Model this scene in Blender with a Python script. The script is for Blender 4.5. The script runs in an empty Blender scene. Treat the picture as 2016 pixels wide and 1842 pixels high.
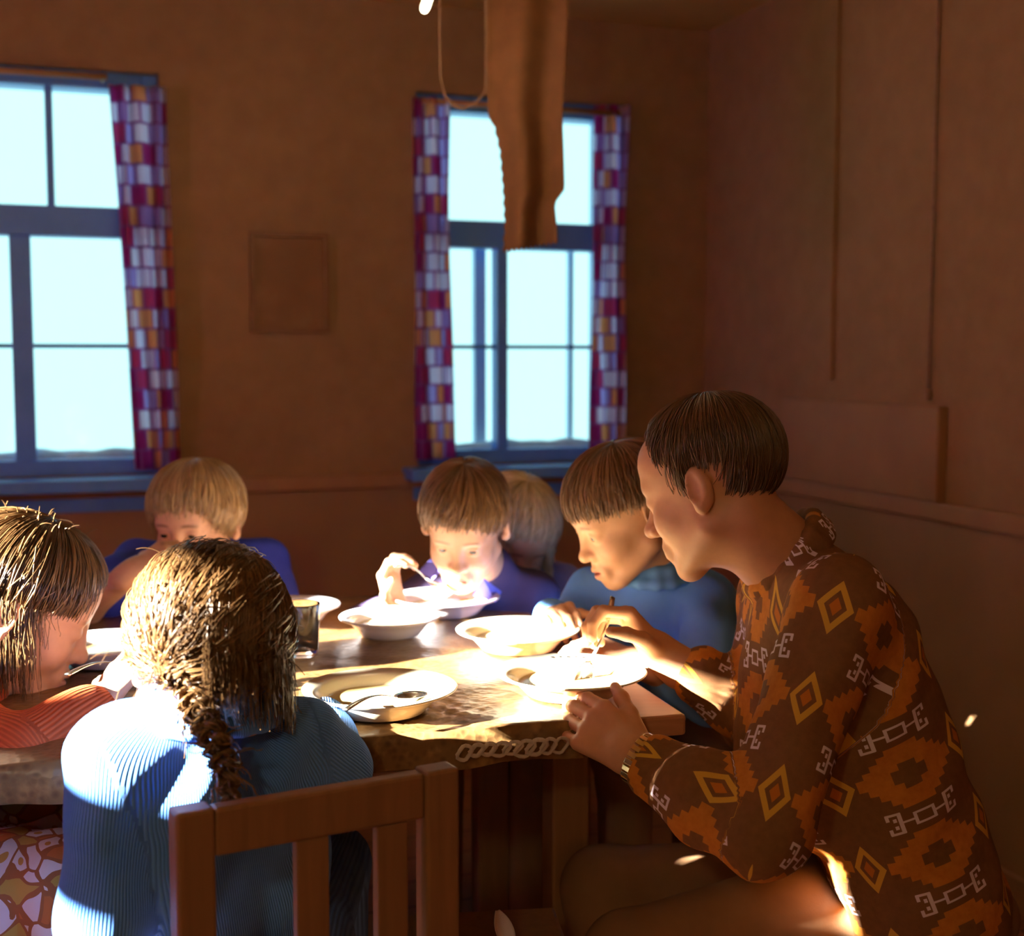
import bpy, math, random
import numpy as np
from mathutils import Vector, Matrix

# ------------------------------------------------------------------ camera, world, sun, exposure
SC = bpy.context.scene
F, CX, CY, EYE = 2600.0, 1008.0, 921.0, 1.24
PITCH = math.atan(221.0 / F)
cam_d = bpy.data.cameras.new('camera')
cam_d.sensor_fit = 'HORIZONTAL'; cam_d.sensor_width = 36.0
cam_d.lens = 36.0 * F / 2016.0
cam_d.clip_start = 0.05
cam_d.dof.use_dof = True; cam_d.dof.focus_distance = 1.72; cam_d.dof.aperture_fstop = 3.8
cam = bpy.data.objects.new('camera', cam_d); SC.collection.objects.link(cam)
cam.location = (0, 0, EYE); cam.rotation_euler = (math.pi / 2 - PITCH, 0, 0)
SC.camera = cam

world = bpy.data.worlds.new('sky'); SC.world = world; world.use_nodes = True
bg = world.node_tree.nodes['Background']
bg.inputs['Color'].default_value = (0.51, 0.95, 1.0, 1); bg.inputs['Strength'].default_value = 1.6

SUN_AZ, SUN_EL = math.radians(27), math.radians(18.45)
sd = bpy.data.lights.new('sun', 'SUN'); sd.energy = 180.0; sd.angle = math.radians(0.6)
sd.color = (1.0, 0.93, 0.80)
sun = bpy.data.objects.new('sun', sd); SC.collection.objects.link(sun)
SUN_DIR = Vector((math.cos(SUN_EL) * math.cos(SUN_AZ), math.cos(SUN_EL) * math.sin(SUN_AZ), -math.sin(SUN_EL)))
sun.rotation_euler = SUN_DIR.to_track_quat('-Z', 'Y').to_euler()
sun.location = (-6, -2, 4)

vs = SC.view_settings
vs.view_transform = 'Standard'; vs.look = 'None'; vs.exposure = 0.0; vs.gamma = 1.0
vs.use_curve_mapping = False
SC.cycles.max_bounces = 8; SC.cycles.diffuse_bounces = 5; SC.cycles.transparent_max_bounces = 12
SC.cycles.sample_clamp_indirect = 6.0
SC.cycles.caustics_reflective = False; SC.cycles.caustics_refractive = False

COL = SC.collection
rng = np.random.default_rng(7)
random.seed(7)

# ------------------------------------------------------------------ coordinates
cp, sp = math.cos(PITCH), math.sin(PITCH)
def W(px, py, d):
    """world point seen at photograph pixel (px, py) at camera depth d"""
    a = (px - CX) / F * d; b = -(py - CY) / F * d
    return np.array([a, d * cp + b * sp, EYE - d * sp + b * cp])
def V(*a): return np.array(a, float)
def unit(v): v = np.asarray(v, float); return v / np.linalg.norm(v)
# the room is turned against the camera: u runs along the window wall, v into depth
RU = unit((7392, 2600)); RVv = np.array([-RU[1], RU[0]])
def RM(u, v, z): return np.array([u * RU[0] + v * RVv[0], u * RU[1] + v * RVv[1], z])
U0, U1, V0, V1, ZC = -2.85, 2.02, -1.3, 3.857, 2.27
def onwall(px, py, v=V1):
    """(u, z) where the pixel's ray meets the plane of constant v"""
    p = W(px, py, 1.0); o = np.array([0, 0, EYE]); r = p - o
    n = np.array([RVv[0], RVv[1], 0]); t = v / (r @ n)
    q = o + t * r
    return q[0] * RU[0] + q[1] * RU[1], q[2]

# ------------------------------------------------------------------ node helpers
class X:
    """a float socket with arithmetic"""
    def __init__(s, nt, sock): s.nt, s.s = nt, sock
    def _op(s, op, o=None, c=None):
        n = s.nt.nodes.new('ShaderNodeMath'); n.operation = op
        s.nt.links.new(s.s, n.inputs[0])
        for i, q in ((1, o), (2, c)):
            if q is None: continue
            if isinstance(q, X): s.nt.links.new(q.s, n.inputs[i])
            else: n.inputs[i].default_value = q
        return X(s.nt, n.outputs[0])
    def __add__(s, o): return s._op('ADD', o)
    def __sub__(s, o): return s._op('SUBTRACT', o)
    def __mul__(s, o): return s._op('MULTIPLY', o)
    def __lt__(s, o): return s._op('LESS_THAN', o)
    def __gt__(s, o): return s._op('GREATER_THAN', o)
    def abs(s): return s._op('ABSOLUTE')
    def floor(s): return s._op('FLOOR')
    def fract(s): return s._op('FRACT')
    def sin(s): return s._op('SINE')
    def mn(s, o): return s._op('MINIMUM', o)
    def mx(s, o): return s._op('MAXIMUM', o)

class Mat:
    def __init__(s, name, rough=0.6, spec=0.3):
        s.m = bpy.data.materials.new(name); s.m.use_nodes = True
        s.nt = s.m.node_tree; s.b = s.nt.nodes['Principled BSDF']
        s.b.inputs['Roughness'].default_value = rough
        s.b.inputs['Specular IOR Level'].default_value = spec
    def node(s, t, **kw):
        n = s.nt.nodes.new(t)
        for k, v in kw.items(): setattr(n, k, v)
        return n
    def link(s, a, b): s.nt.links.new(a, b)
    def coord(s, which='Object'): return s.node('ShaderNodeTexCoord').outputs[which]
    def attr(s, name):
        n = s.node('ShaderNodeAttribute'); n.attribute_name = name; return n
    def mapping(s, src, scale=(1, 1, 1), rot=(0, 0, 0), loc=(0, 0, 0)):
        n = s.node('ShaderNodeMapping'); n.inputs['Scale'].default_value = scale
        n.inputs['Rotation'].default_value = rot; n.inputs['Location'].default_value = loc
        s.link(src, n.inputs['Vector']); return n.outputs[0]
    def noise(s, src, scale, detail=4, rough=0.55, dist=0.0):
        n = s.node('ShaderNodeTexNoise'); n.inputs['Scale'].default_value = scale
        n.inputs['Detail'].default_value = detail; n.inputs['Roughness'].default_value = rough
        n.inputs['Distortion'].default_value = dist
        s.link(src, n.inputs['Vector']); return n
    def ramp(s, fac, stops, interp='LINEAR'):
        n = s.node('ShaderNodeValToRGB'); e = n.color_ramp.elements; n.color_ramp.interpolation = interp
        while len(e) < len(stops): e.new(0.5)
        for el, (p, c) in zip(e, stops): el.position = p; el.color = (*c, 1)
        s.link(fac, n.inputs[0]); return n.outputs[0]
    def mix(s, fac, a, b, mode='MIX'):
        n = s.node('ShaderNodeMix', data_type='RGBA', blend_type=mode)
        for i, q in ((0, fac), (6, a), (7, b)):
            if isinstance(q, X): q = q.s
            if hasattr(q, 'is_linked'): s.link(q, n.inputs[i])
            elif i == 0: n.inputs[0].default_value = q
            else: n.inputs[i].default_value = (*q, 1)
        return n.outputs[2]
    def bump(s, h, strength=0.3, dist=0.002):
        n = s.node('ShaderNodeBump'); n.inputs['Strength'].default_value = strength
        n.inputs['Distance'].default_value = dist
        s.link(h, n.inputs['Height']); s.link(n.outputs[0], s.b.inputs['Normal']); return n
    def color(s, c):
        if hasattr(c, 'is_linked'): s.link(c, s.b.inputs['Base Color'])
        else: s.b.inputs['Base Color'].default_value = (*c, 1)
        return s

def mottled(name, c1, c2, scale=6, rough=0.7, spec=0.25, bump=0.15, bscale=60, metallic=0, bdist=0.002):
    m = Mat(name, rough, spec); co = m.coord()
    n = m.noise(co, scale)
    m.color(m.ramp(n.outputs[0], [(0.3, c1), (0.7, c2)]))
    m.b.inputs['Metallic'].default_value = metallic
    if bump: m.bump(m.noise(co, bscale).outputs[0], bump, bdist)
    return m.m

def wood(name, c1, c2, rough=0.45, spec=0.35, axis='Z', scale=1.0):
    m = Mat(name, rough, spec); co = m.coord()
    sc = {'X': (2, 26, 26), 'Y': (26, 2, 26), 'Z': (26, 26, 2)}[axis]
    mp = m.mapping(co, tuple(scale * q for q in sc))
    n = m.noise(mp, 2.0, 6, 0.6, 0.6)
    m.color(m.ramp(n.outputs[0], [(0.25, c1), (0.75, c2)]))
    m.bump(n.outputs[0], 0.12, 0.002)
    return m.m

M = {}
# wall: ochre distemper above, brown oil paint wainscot below
def wall_mat():
    m = Mat('ochre_wall', 0.75, 0.2); co = m.coord()
    a = m.noise(co, 2.2, 5); b = m.noise(co, 16, 6)
    c = m.ramp(a.outputs[0], [(0.3, (0.325, 0.178, 0.076)), (0.7, (0.395, 0.222, 0.098))])
    c = m.mix(0.25, c, m.ramp(b.outputs[0], [(0.35, (0.245, 0.13, 0.055)), (0.7, (0.43, 0.25, 0.11))]))
    m.color(c); m.bump(b.outputs[0], 0.12, 0.004); return m.m
M['wall'] = wall_mat()
M['wainscot'] = mottled('brown_wainscot', (0.34, 0.186, 0.09), (0.40, 0.22, 0.107), 5, 0.5, 0.3)
M['ceiling'] = mottled('ceiling_paint', (0.50, 0.29, 0.09), (0.58, 0.35, 0.11), 3, 0.8, 0.2)
M['rail'] = mottled('rail_paint', (0.36, 0.18, 0.085), (0.42, 0.22, 0.10), 8, 0.5, 0.3)
M['panel'] = mottled('pale_board', (0.34, 0.17, 0.075), (0.40, 0.21, 0.09), 6, 0.6, 0.25)
M['frame'] = mottled('flare_blue_frame', (0.11, 0.29, 0.78), (0.14, 0.34, 0.86), 9, 0.4, 0.4)  # blue window flare put into the frame colour
M['frame_out'] = mottled('pale_window_paint', (0.45, 0.62, 0.85), (0.5, 0.68, 0.9), 9, 0.4, 0.4)
M['dark_wood'] = wood('dark_chair_wood', (0.18, 0.088, 0.040), (0.25, 0.125, 0.057), 0.5, 0.3)
M['table_wood'] = wood('table_wood', (0.30, 0.14, 0.075), (0.42, 0.21, 0.12), 0.45, 0.35, 'X')
M['bench'] = wood('bench_wood', (0.18, 0.08, 0.035), (0.25, 0.11, 0.05), 0.5, 0.3, 'X')
M['porcelain'] = mottled('cream_porcelain', (0.74, 0.66, 0.50), (0.78, 0.70, 0.55), 4, 0.18, 0.55, 0)
M['blue_porcelain'] = mottled('white_porcelain', (0.70, 0.68, 0.78), (0.76, 0.74, 0.84), 4, 0.18, 0.55, 0)
M['soup'] = mottled('milky_soup', (0.62, 0.46, 0.18), (0.72, 0.58, 0.28), 20, 0.12, 0.5, 0.05, 40)
M['steel'] = mottled('spoon_metal', (0.62, 0.60, 0.58), (0.75, 0.73, 0.70), 30, 0.22, 0.5, 0, metallic=1)
M['gold'] = mottled('watch_metal', (0.60, 0.45, 0.22), (0.75, 0.6, 0.32), 30, 0.25, 0.5, 0, metallic=1)
M['ink'] = mottled('dark_glaze', (0.02, 0.02, 0.025), (0.05, 0.045, 0.05), 40, 0.25, 0.5, 0)
M['cotton'] = mottled('cotton_wool', (0.55, 0.62, 0.72), (0.7, 0.76, 0.85), 40, 0.95, 0.0, 0.5, 200)
M['glint_bead'] = mottled('glint_white', (0.85, 0.88, 0.9), (0.9, 0.93, 0.95), 10, 0.15, 0.6, 0)  # white for the bead that stands in for a glint
M['cord'] = mottled('pale_cord', (0.34, 0.2, 0.12), (0.42, 0.26, 0.16), 60, 0.8, 0.1, 0.2, 300)
M['shoe'] = mottled('shoe_leather', (0.05, 0.028, 0.016), (0.08, 0.04, 0.022), 30, 0.45, 0.4)

def floor_mat():
    m = Mat('floor_boards', 0.55, 0.3); co = m.coord()
    mp = m.mapping(co, (1, 1, 1), (0, 0, -math.atan2(RU[1], RU[0])))
    br = m.node('ShaderNodeTexBrick'); br.offset = 0.37
    br.inputs['Scale'].default_value = 1.0; br.inputs['Brick Width'].default_value = 2.2
    br.inputs['Row Height'].default_value = 0.14; br.inputs['Mortar Size'].default_value = 0.003
    br.inputs['Color1'].default_value = (0.26, 0.115, 0.05, 1); br.inputs['Color2'].default_value = (0.32, 0.145, 0.06, 1)
    br.inputs['Mortar'].default_value = (0.03, 0.012, 0.006, 1)
    m.link(mp, br.inputs['Vector']); m.color(br.outputs[0])
    m.bump(m.noise(co, 40).outputs[0], 0.15, 0.003); return m.m
M['floor'] = floor_mat()

def glass_mat():
    m = bpy.data.materials.new('window_glass'); m.use_nodes = True; nt = m.node_tree
    for n in list(nt.nodes):
        if n.type != 'OUTPUT_MATERIAL': nt.nodes.remove(n)
    out = [n for n in nt.nodes if n.type == 'OUTPUT_MATERIAL'][0]
    t = nt.nodes.new('ShaderNodeBsdfTransparent'); t.inputs[0].default_value = (0.97, 0.985, 0.98, 1)
    g = nt.nodes.new('ShaderNodeBsdfGlossy'); g.inputs['Roughness'].default_value = 0.03
    fr = nt.nodes.new('ShaderNodeFresnel'); fr.inputs[0].default_value = 1.3
    nz = nt.nodes.new('ShaderNodeTexNoise'); nz.inputs['Scale'].default_value = 8
    mp = nt.nodes.new('ShaderNodeMath'); mp.operation = 'MULTIPLY'
    nt.links.new(fr.outputs[0], mp.inputs[0]); nt.links.new(nz.outputs[0], mp.inputs[1])
    mx = nt.nodes.new('ShaderNodeMixShader')
    nt.links.new(mp.outputs[0], mx.inputs[0]); nt.links.new(t.outputs[0], mx.inputs[1]); nt.links.new(g.outputs[0], mx.inputs[2])
    nt.links.new(mx.outputs[0], out.inputs[0]); return m
M['glass'] = glass_mat()

def tumbler_mat():
    m = Mat('tumbler_glass', 0.04, 0.5); n = m.noise(m.coord(), 5)
    m.color(m.ramp(n.outputs[0], [(0.3, (0.9, 0.93, 0.92)), (0.7, (0.97, 0.98, 0.97))]))
    m.b.inputs['Transmission Weight'].default_value = 0.95; m.b.inputs['IOR'].default_value = 1.45; return m.m
M['tumbler'] = tumbler_mat()

def cloth_translucent(m, col, amount):
    t = m.node('ShaderNodeBsdfTranslucent'); m.link(col, t.inputs[0])
    mx = m.node('ShaderNodeMixShader'); mx.inputs[0].default_value = amount
    out = [n for n in m.nt.nodes if n.type == 'OUTPUT_MATERIAL'][0]
    m.link(m.b.outputs[0], mx.inputs[1]); m.link(t.outputs[0], mx.inputs[2]); m.link(mx.outputs[0], out.inputs[0])

def curtain_mat():
    m = Mat('patchwork_curtain', 0.85, 0.1)
    a = m.attr('pat'); br = m.node('ShaderNodeTexBrick'); br.offset = 0.5; br.squash = 1.0
    br.inputs['Scale'].default_value = 1.0; br.inputs['Brick Width'].default_value = 0.048
    br.inputs['Row Height'].default_value = 0.056; br.inputs['Mortar Size'].default_value = 0.0035
    br.inputs['Color1'].default_value = (0, 0, 0, 1); br.inputs['Color2'].default_value = (1, 1, 1, 1)
    br.inputs['Mortar'].default_value = (0.5, 0.5, 0.5, 1); br.inputs['Bias'].default_value = 0
    m.link(a.outputs['Vector'], br.inputs['Vector'])
    c = m.ramp(br.outputs[0], [(0.0, (0.62, 0.12, 0.38)), (0.17, (0.95, 0.55, 0.34)), (0.33, (0.92, 0.84, 1.0)), (0.52, (0.72, 0.62, 0.95)),
                               (0.64, (0.75, 0.18, 0.36)), (0.78, (0.95, 0.86, 0.98)), (0.9, (0.66, 0.48, 0.80))], 'CONSTANT')
    c = m.mix(br.outputs['Fac'], c, (0.55, 0.24, 0.52))
    m.color(c); m.bump(m.noise(m.coord(), 300).outputs[0], 0.2, 0.001)
    cloth_translucent(m, c, 0.85); return m.m
M['curtain'] = curtain_mat()

def thin_cloth(name, c1, c2, amt):
    m = Mat(name, 0.9, 0.1); n = m.noise(m.coord(), 18)
    c = m.ramp(n.outputs[0], [(0.3, c1), (0.7, c2)]); m.color(c)
    m.bump(m.noise(m.coord(), 400).outputs[0], 0.3, 0.001); cloth_translucent(m, c, amt); return m.m
M['hang'] = thin_cloth('brown_hanging_cloth', (0.20, 0.092, 0.04), (0.25, 0.115, 0.05), 0.05)
M['lace'] = thin_cloth('pale_lace', (0.55, 0.46, 0.42), (0.68, 0.60, 0.56), 0.3)

def oilcloth():
    m = Mat('brown_oilcloth', 0.32, 0.4); co = m.coord()
    v = m.node('ShaderNodeTexVoronoi'); v.inputs['Scale'].default_value = 85; m.link(co, v.inputs['Vector'])
    n = m.noise(co, 30, 5)
    c = m.ramp(n.outputs[0], [(0.3, (0.075, 0.034, 0.015)), (0.55, (0.12, 0.058, 0.024)), (0.75, (0.32, 0.19, 0.07))])
    c = m.mix(0.35, c, m.ramp(v.outputs['Distance'], [(0.1, (0.09, 0.04, 0.015)), (0.5, (0.26, 0.15, 0.055))]))
    m.color(c); m.bump(v.outputs['Distance'], 0.35, 0.002); return m.m
M['oilcloth'] = oilcloth()

def skin_mat(name, c, rough=0.5):
    m = Mat(name, rough, 0.35); a = m.attr('tint'); co = m.coord()
    n = m.noise(co, 55, 4)
    dark = tuple(q * 0.88 for q in c)
    base = m.ramp(n.outputs[0], [(0.3, dark), (0.7, c)])
    base = m.mix(a.outputs['Fac'], base, (0.36, 0.10, 0.075))
    base = m.mix(m.attr('brow').outputs['Fac'], base, (0.14, 0.065, 0.03))
    m.color(base); m.bump(m.noise(co, 260).outputs[0], 0.08, 0.001)
    m.b.inputs['Subsurface Weight'].default_value = 0.0
    return m.m
M['skin'] = skin_mat('pale_skin', (0.62, 0.34, 0.21))
M['skin_man'] = skin_mat('tanned_skin', (0.54, 0.27, 0.15))

def hair_mat(name, c1, c2, rough=0.34):
    m = Mat(name, rough, 0.5); a = m.attr('tint')
    m.color(m.ramp(a.outputs['Fac'], [(0.0, c1), (1.0, c2)]))
    n = m.noise(m.coord(), 160, 2); m.bump(n.outputs[0], 0.1, 0.001); return m.m
M['hair_dark'] = hair_mat('dark_brown_hair', (0.085, 0.042, 0.021), (0.15, 0.076, 0.037))
M['hair_brown'] = hair_mat('brown_hair', (0.13, 0.062, 0.028), (0.27, 0.14, 0.065))
M['hair_gold'] = hair_mat('golden_brown_hair', (0.06, 0.028, 0.010), (0.22, 0.115, 0.045), 0.30)
M['hair_pale'] = hair_mat('pale_blond_hair', (0.42, 0.30, 0.17), (0.72, 0.56, 0.36))
M['hair_blond'] = hair_mat('blond_hair', (0.30, 0.17, 0.075), (0.52, 0.34, 0.16))

def fabric(name, c1, c2, rib=0.0, ribscale=260, rough=0.85, axis=0):
    m = Mat(name, rough, 0.15); co = m.coord(); n = m.noise(co, 14, 4)
    m.color(m.ramp(n.outputs[0], [(0.3, c1), (0.7, c2)]))
    if rib:
        a = m.attr('pat'); sx = m.node('ShaderNodeSeparateXYZ'); m.link(a.outputs['Vector'], sx.inputs[0])
        w = (X(m.nt, sx.outputs[axis]) * ribscale).sin() * 0.5 + 0.5
        c = m.mix(w * 0.5, m.b.inputs['Base Color'].links[0].from_socket, tuple(q * 0.45 for q in c1))
        m.color(c); m.bump(w.s, rib, 0.003)
    else: m.bump(m.noise(co, 350).outputs[0], 0.25, 0.001)
    return m.m
M['corduroy'] = fabric('blue_corduroy', (0.10, 0.28, 0.86), (0.13, 0.33, 0.92), 0.65, 1700)
M['lightblue'] = fabric('light_blue_shirt', (0.12, 0.32, 0.88), (0.16, 0.38, 0.93))
M['royal'] = fabric('royal_blue_shirt', (0.035, 0.05, 0.42), (0.05, 0.075, 0.52))
M['navy'] = fabric('navy_shirt', (0.06, 0.045, 0.10), (0.085, 0.06, 0.14))
M['collar'] = fabric('violet_blue_collar', (0.14, 0.13, 0.50), (0.18, 0.17, 0.6))
M['lilac'] = fabric('lilac_blue_shirt', (0.18, 0.19, 0.50), (0.24, 0.25, 0.6))
M['orange'] = fabric('orange_knit', (0.52, 0.09, 0.03), (0.62, 0.13, 0.045), 0.6, 1100)
M['trousers'] = fabric('dark_trousers', (0.18, 0.095, 0.05), (0.23, 0.122, 0.064))
M['blueskirt'] = fabric('blue_trousers', (0.06, 0.12, 0.36), (0.08, 0.16, 0.44), 0.5, 1200)

def floral():
    m = Mat('floral_skirt', 0.85, 0.1); co = m.coord()
    mp = m.mapping(co, (1, 1, 1)); nz = m.noise(co, 9, 2)
    ad = m.node('ShaderNodeMix', data_type='VECTOR'); ad.inputs[0].default_value = 0.08
    m.link(mp, ad.inputs[4]); m.link(nz.outputs[1], ad.inputs[5])
    v = m.node('ShaderNodeTexVoronoi'); v.inputs['Scale'].default_value = 33; m.link(ad.outputs[1], v.inputs['Vector'])
    v2 = m.node('ShaderNodeTexVoronoi'); v2.feature = 'DISTANCE_TO_EDGE'; v2.inputs['Scale'].default_value = 33; m.link(ad.outputs[1], v2.inputs['Vector'])
    hue = m.node('ShaderNodeSeparateColor'); m.link(v.outputs['Color'], hue.inputs[0])
    c = m.ramp(hue.outputs[0], [(0.0, (0.62, 0.52, 0.58)), (0.35, (0.42, 0.13, 0.04)), (0.55, (0.66, 0.58, 0.62)), (0.75, (0.40, 0.24, 0.06)), (0.88, (0.6, 0.5, 0.55))], 'CONSTANT')
    dot = X(m.nt, v.outputs['Distance']) < 0.22
    c = m.mix(dot, c, (0.42, 0.22, 0.06))
    edge = X(m.nt, v2.outputs['Distance']) < 0.07
    c = m.mix(edge, c, (0.28, 0.10, 0.04)); m.color(c); return m.m
M['floral'] = floral()

def man_shirt():
    m = Mat('folk_pattern_shirt', 0.8, 0.12); a = m.attr('pat')
    sx = m.node('ShaderNodeSeparateXYZ'); m.link(a.outputs['Vector'], sx.inputs[0])
    TW, TH = 0.150, 0.122
    u = X(m.nt, sx.outputs[0]) * (1 / TW); v = X(m.nt, sx.outputs[1]) * (1 / TH)
    p = u.fract() - 0.5; q = v.fract() - 0.5
    NX, NY = 17.0, 14.0
    pq = ((p.abs() * NX).floor() + 0.5) * (1 / NX); qq = ((q.abs() * NY).floor() + 0.5) * (1 / NY)
    s = pq * (1 / 0.40) + qq * (1 / 0.46)
    ring = (s < 1.0) * (s > 0.42)
    # chevrons between the columns of diamonds
    e = (p.abs() - 0.5).abs(); s2 = e * (1 / 0.13) + q.abs() * (1 / 0.30)
    chev = (s2 < 1.0) * (s2 > 0.62); inner = (s2 < 0.34)
    # white key motif halfway between two diamonds
    r = (q.abs() - 0.5).abs()
    box = lambda cx, cy, hx, hy: ((p.abs() - cx).abs() < hx) * ((r - cy).abs() < hy)
    sq = (p.abs() < 0.075) * (r < 0.075); sqi = (p.abs() < 0.052) * (r < 0.05)
    white = (sq - sqi).mx(box(0.115, 0, 0.04, 0.012)).mx(box(0.165, 0, 0.014, 0.125)).mx(box(0.205, 0.115, 0.05, 0.014)).mx(box(0.245, 0.085, 0.012, 0.035)).mx(box(0.2, 0.045, 0.012, 0.022))
    clear = (p.abs() < 0.27) * (r < 0.15)
    n = m.noise(m.coord(), 90, 3)
    c = m.ramp(n.outputs[0], [(0.3, (0.16, 0.072, 0.032)), (0.7, (0.20, 0.092, 0.040))])
    c = m.mix(ring, c, m.ramp(n.outputs[0], [(0.3, (0.42, 0.15, 0.025)), (0.7, (0.52, 0.2, 0.035))]))
    c = m.mix(clear, c, (0.18, 0.082, 0.036))
    c = m.mix(chev, c, (0.58, 0.33, 0.05)); c = m.mix(inner, c, (0.46, 0.15, 0.025))
    c = m.mix(white, c, (0.66, 0.56, 0.68))
    m.color(c); m.bump(m.noise(m.coord(), 400).outputs[0], 0.2, 0.001); return m.m
M['folk'] = man_shirt()

# ------------------------------------------------------------------ mesh helpers
def mesh_obj(name, verts, faces, mat, parent=None, smooth=True, at=None, attrs=None, kind=None):
    me = bpy.data.meshes.new(name)
    verts = np.asarray(verts, np.float32)
    if isinstance(faces, np.ndarray):
        nf, k = faces.shape
        me.vertices.add(len(verts)); me.vertices.foreach_set('co', verts.ravel())
        me.loops.add(nf * k); me.loops.foreach_set('vertex_index', faces.astype(np.int32).ravel())
        me.polygons.add(nf); me.polygons.foreach_set('loop_start', np.arange(0, nf * k, k, dtype=np.int32))
        me.update(calc_edges=True)
    else:
        me.from_pydata([tuple(map(float, v)) for v in verts], [], [tuple(int(i) for i in f) for f in faces])
    if smooth: me.polygons.foreach_set('use_smooth', np.ones(len(me.polygons), bool))
    for an, arr in (attrs or {}).items():
        arr = np.asarray(arr, np.float32)
        if arr.ndim == 1:
            t = me.attributes.new(an, 'FLOAT', 'POINT'); t.data.foreach_set('value', arr)
        else:
            t = me.attributes.new(an, 'FLOAT_VECTOR', 'POINT'); t.data.foreach_set('vector', arr.ravel())
    for mm in (mat if isinstance(mat, (list, tuple)) else [mat]):
        me.materials.append(M[mm] if isinstance(mm, str) else mm)
    o = bpy.data.objects.new(name, me); COL.objects.link(o)
    if parent is not None: attach(o, parent)
    if kind: o['kind'] = kind
    return o
def attach(o, parent):
    o.parent = parent
    o.matrix_parent_inverse = Matrix.Translation(-Vector(parent.location)) if parent.type == 'EMPTY' else Matrix.Identity(4)
def thing(name, label, cat, loc, group=None):
    o = bpy.data.objects.new(name, None); COL.objects.link(o); o.location = tuple(map(float, loc))
    o.empty_display_size = 0.05
    o['label'] = label; o['category'] = cat
    if group: o['group'] = group
    return o
def tag(o, label, cat, group=None):
    o['label'] = label; o['category'] = cat
    if group: o['group'] = group
    return o
def struct(o): o['kind'] = 'structure'; return o

class MB:
    def __init__(s): s.v = []; s.f = []
    def add(s, v, f):
        b = len(s.v); s.v += [np.asarray(q, float) for q in v]; s.f += [tuple(b + i for i in q) for q in f]
    def box8(s, c):
        s.add(c, [(0, 3, 2, 1), (4, 5, 6, 7), (0, 1, 5, 4), (1, 2, 6, 5), (2, 3, 7, 6), (3, 0, 4, 7)])
    def box(s, lo, hi, T=None):
        (a, b, c), (d, e, f) = lo, hi
        P = [(a, b, c), (d, b, c), (d, e, c), (a, e, c), (a, b, f), (d, b, f), (d, e, f), (a, e, f)]
        s.box8([T(*p) if T else np.array(p) for p in P])
    def bar(s, p, q, w, h, up=(0, 0, 1)):
        p, q = np.asarray(p, float), np.asarray(q, float); d = unit(q - p)
        x = np.cross(d, up); x = unit(x); y = np.cross(x, d)
        P = [e + sx * x * w / 2 + sy * y * h / 2 for e in (p, q) for sx, sy in ((-1, -1), (1, -1), (1, 1), (-1, 1))]
        s.box8(P)
    def tube(s, pts, r, n=8, cap=True):
        pts = np.asarray(pts, float); rr = np.broadcast_to(np.asarray(r, float), (len(pts),))
        V_, F_ = tube_arrays(pts, rr, n); b = len(s.v)
        s.v += list(V_); s.f += [tuple(b + i for i in q) for q in F_]
        if cap:
            s.f.append(tuple(b + i for i in range(n))[::-1]); e = b + (len(pts) - 1) * n
            s.f.append(tuple(e + i for i in range(n)))
    def lathe(s, prof, c, n=48, axis=np.eye(3)):
        b = len(s.v)
        for r, z in prof:
            for k in range(n):
                a = 2 * math.pi * k / n
                s.v.append(np.asarray(c) + axis @ np.array([r * math.cos(a), r * math.sin(a), z]))
        for i in range(len(prof) - 1):
            for k in range(n):
                k2 = (k + 1) % n
                s.f.append((b + i * n + k, b + i * n + k2, b + (i + 1) * n + k2, b + (i + 1) * n + k))
    def build(s, name, mat, parent=None, smooth=False, bevel=0.0, **kw):
        o = mesh_obj(name, s.v, s.f, mat, parent, smooth, **kw)
        if bevel:
            m = o.modifiers.new('bevel', 'BEVEL'); m.width = bevel; m.segments = 2; m.limit_method = 'ANGLE'
        return o
def tube_arrays(pts, r, n):
    m = len(pts); t = np.gradient(pts, axis=0); t /= np.linalg.norm(t, axis=1)[:, None] + 1e-9
    ref = np.array([0.3, 0.2, 0.93]);
    if abs(t[0] @ ref) > 0.9: ref = np.array([0.9, -0.3, 0.1])
    x = np.cross(t, ref); x /= np.linalg.norm(x, axis=1)[:, None] + 1e-9; y = np.cross(t, x)
    a = np.arange(n) * 2 * math.pi / n
    v = pts[:, None, :] + r[:, None, None] * (np.cos(a)[None, :, None] * x[:, None, :] + np.sin(a)[None, :, None] * y[:, None, :])
    i = np.arange(m - 1)[:, None] * n; k = np.arange(n)[None, :]; k2 = (k + 1) % n
    f = np.stack([i + k, i + k2, i + n + k2, i + n + k], -1).reshape(-1, 4)
    return v.reshape(-1, 3), f

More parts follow.
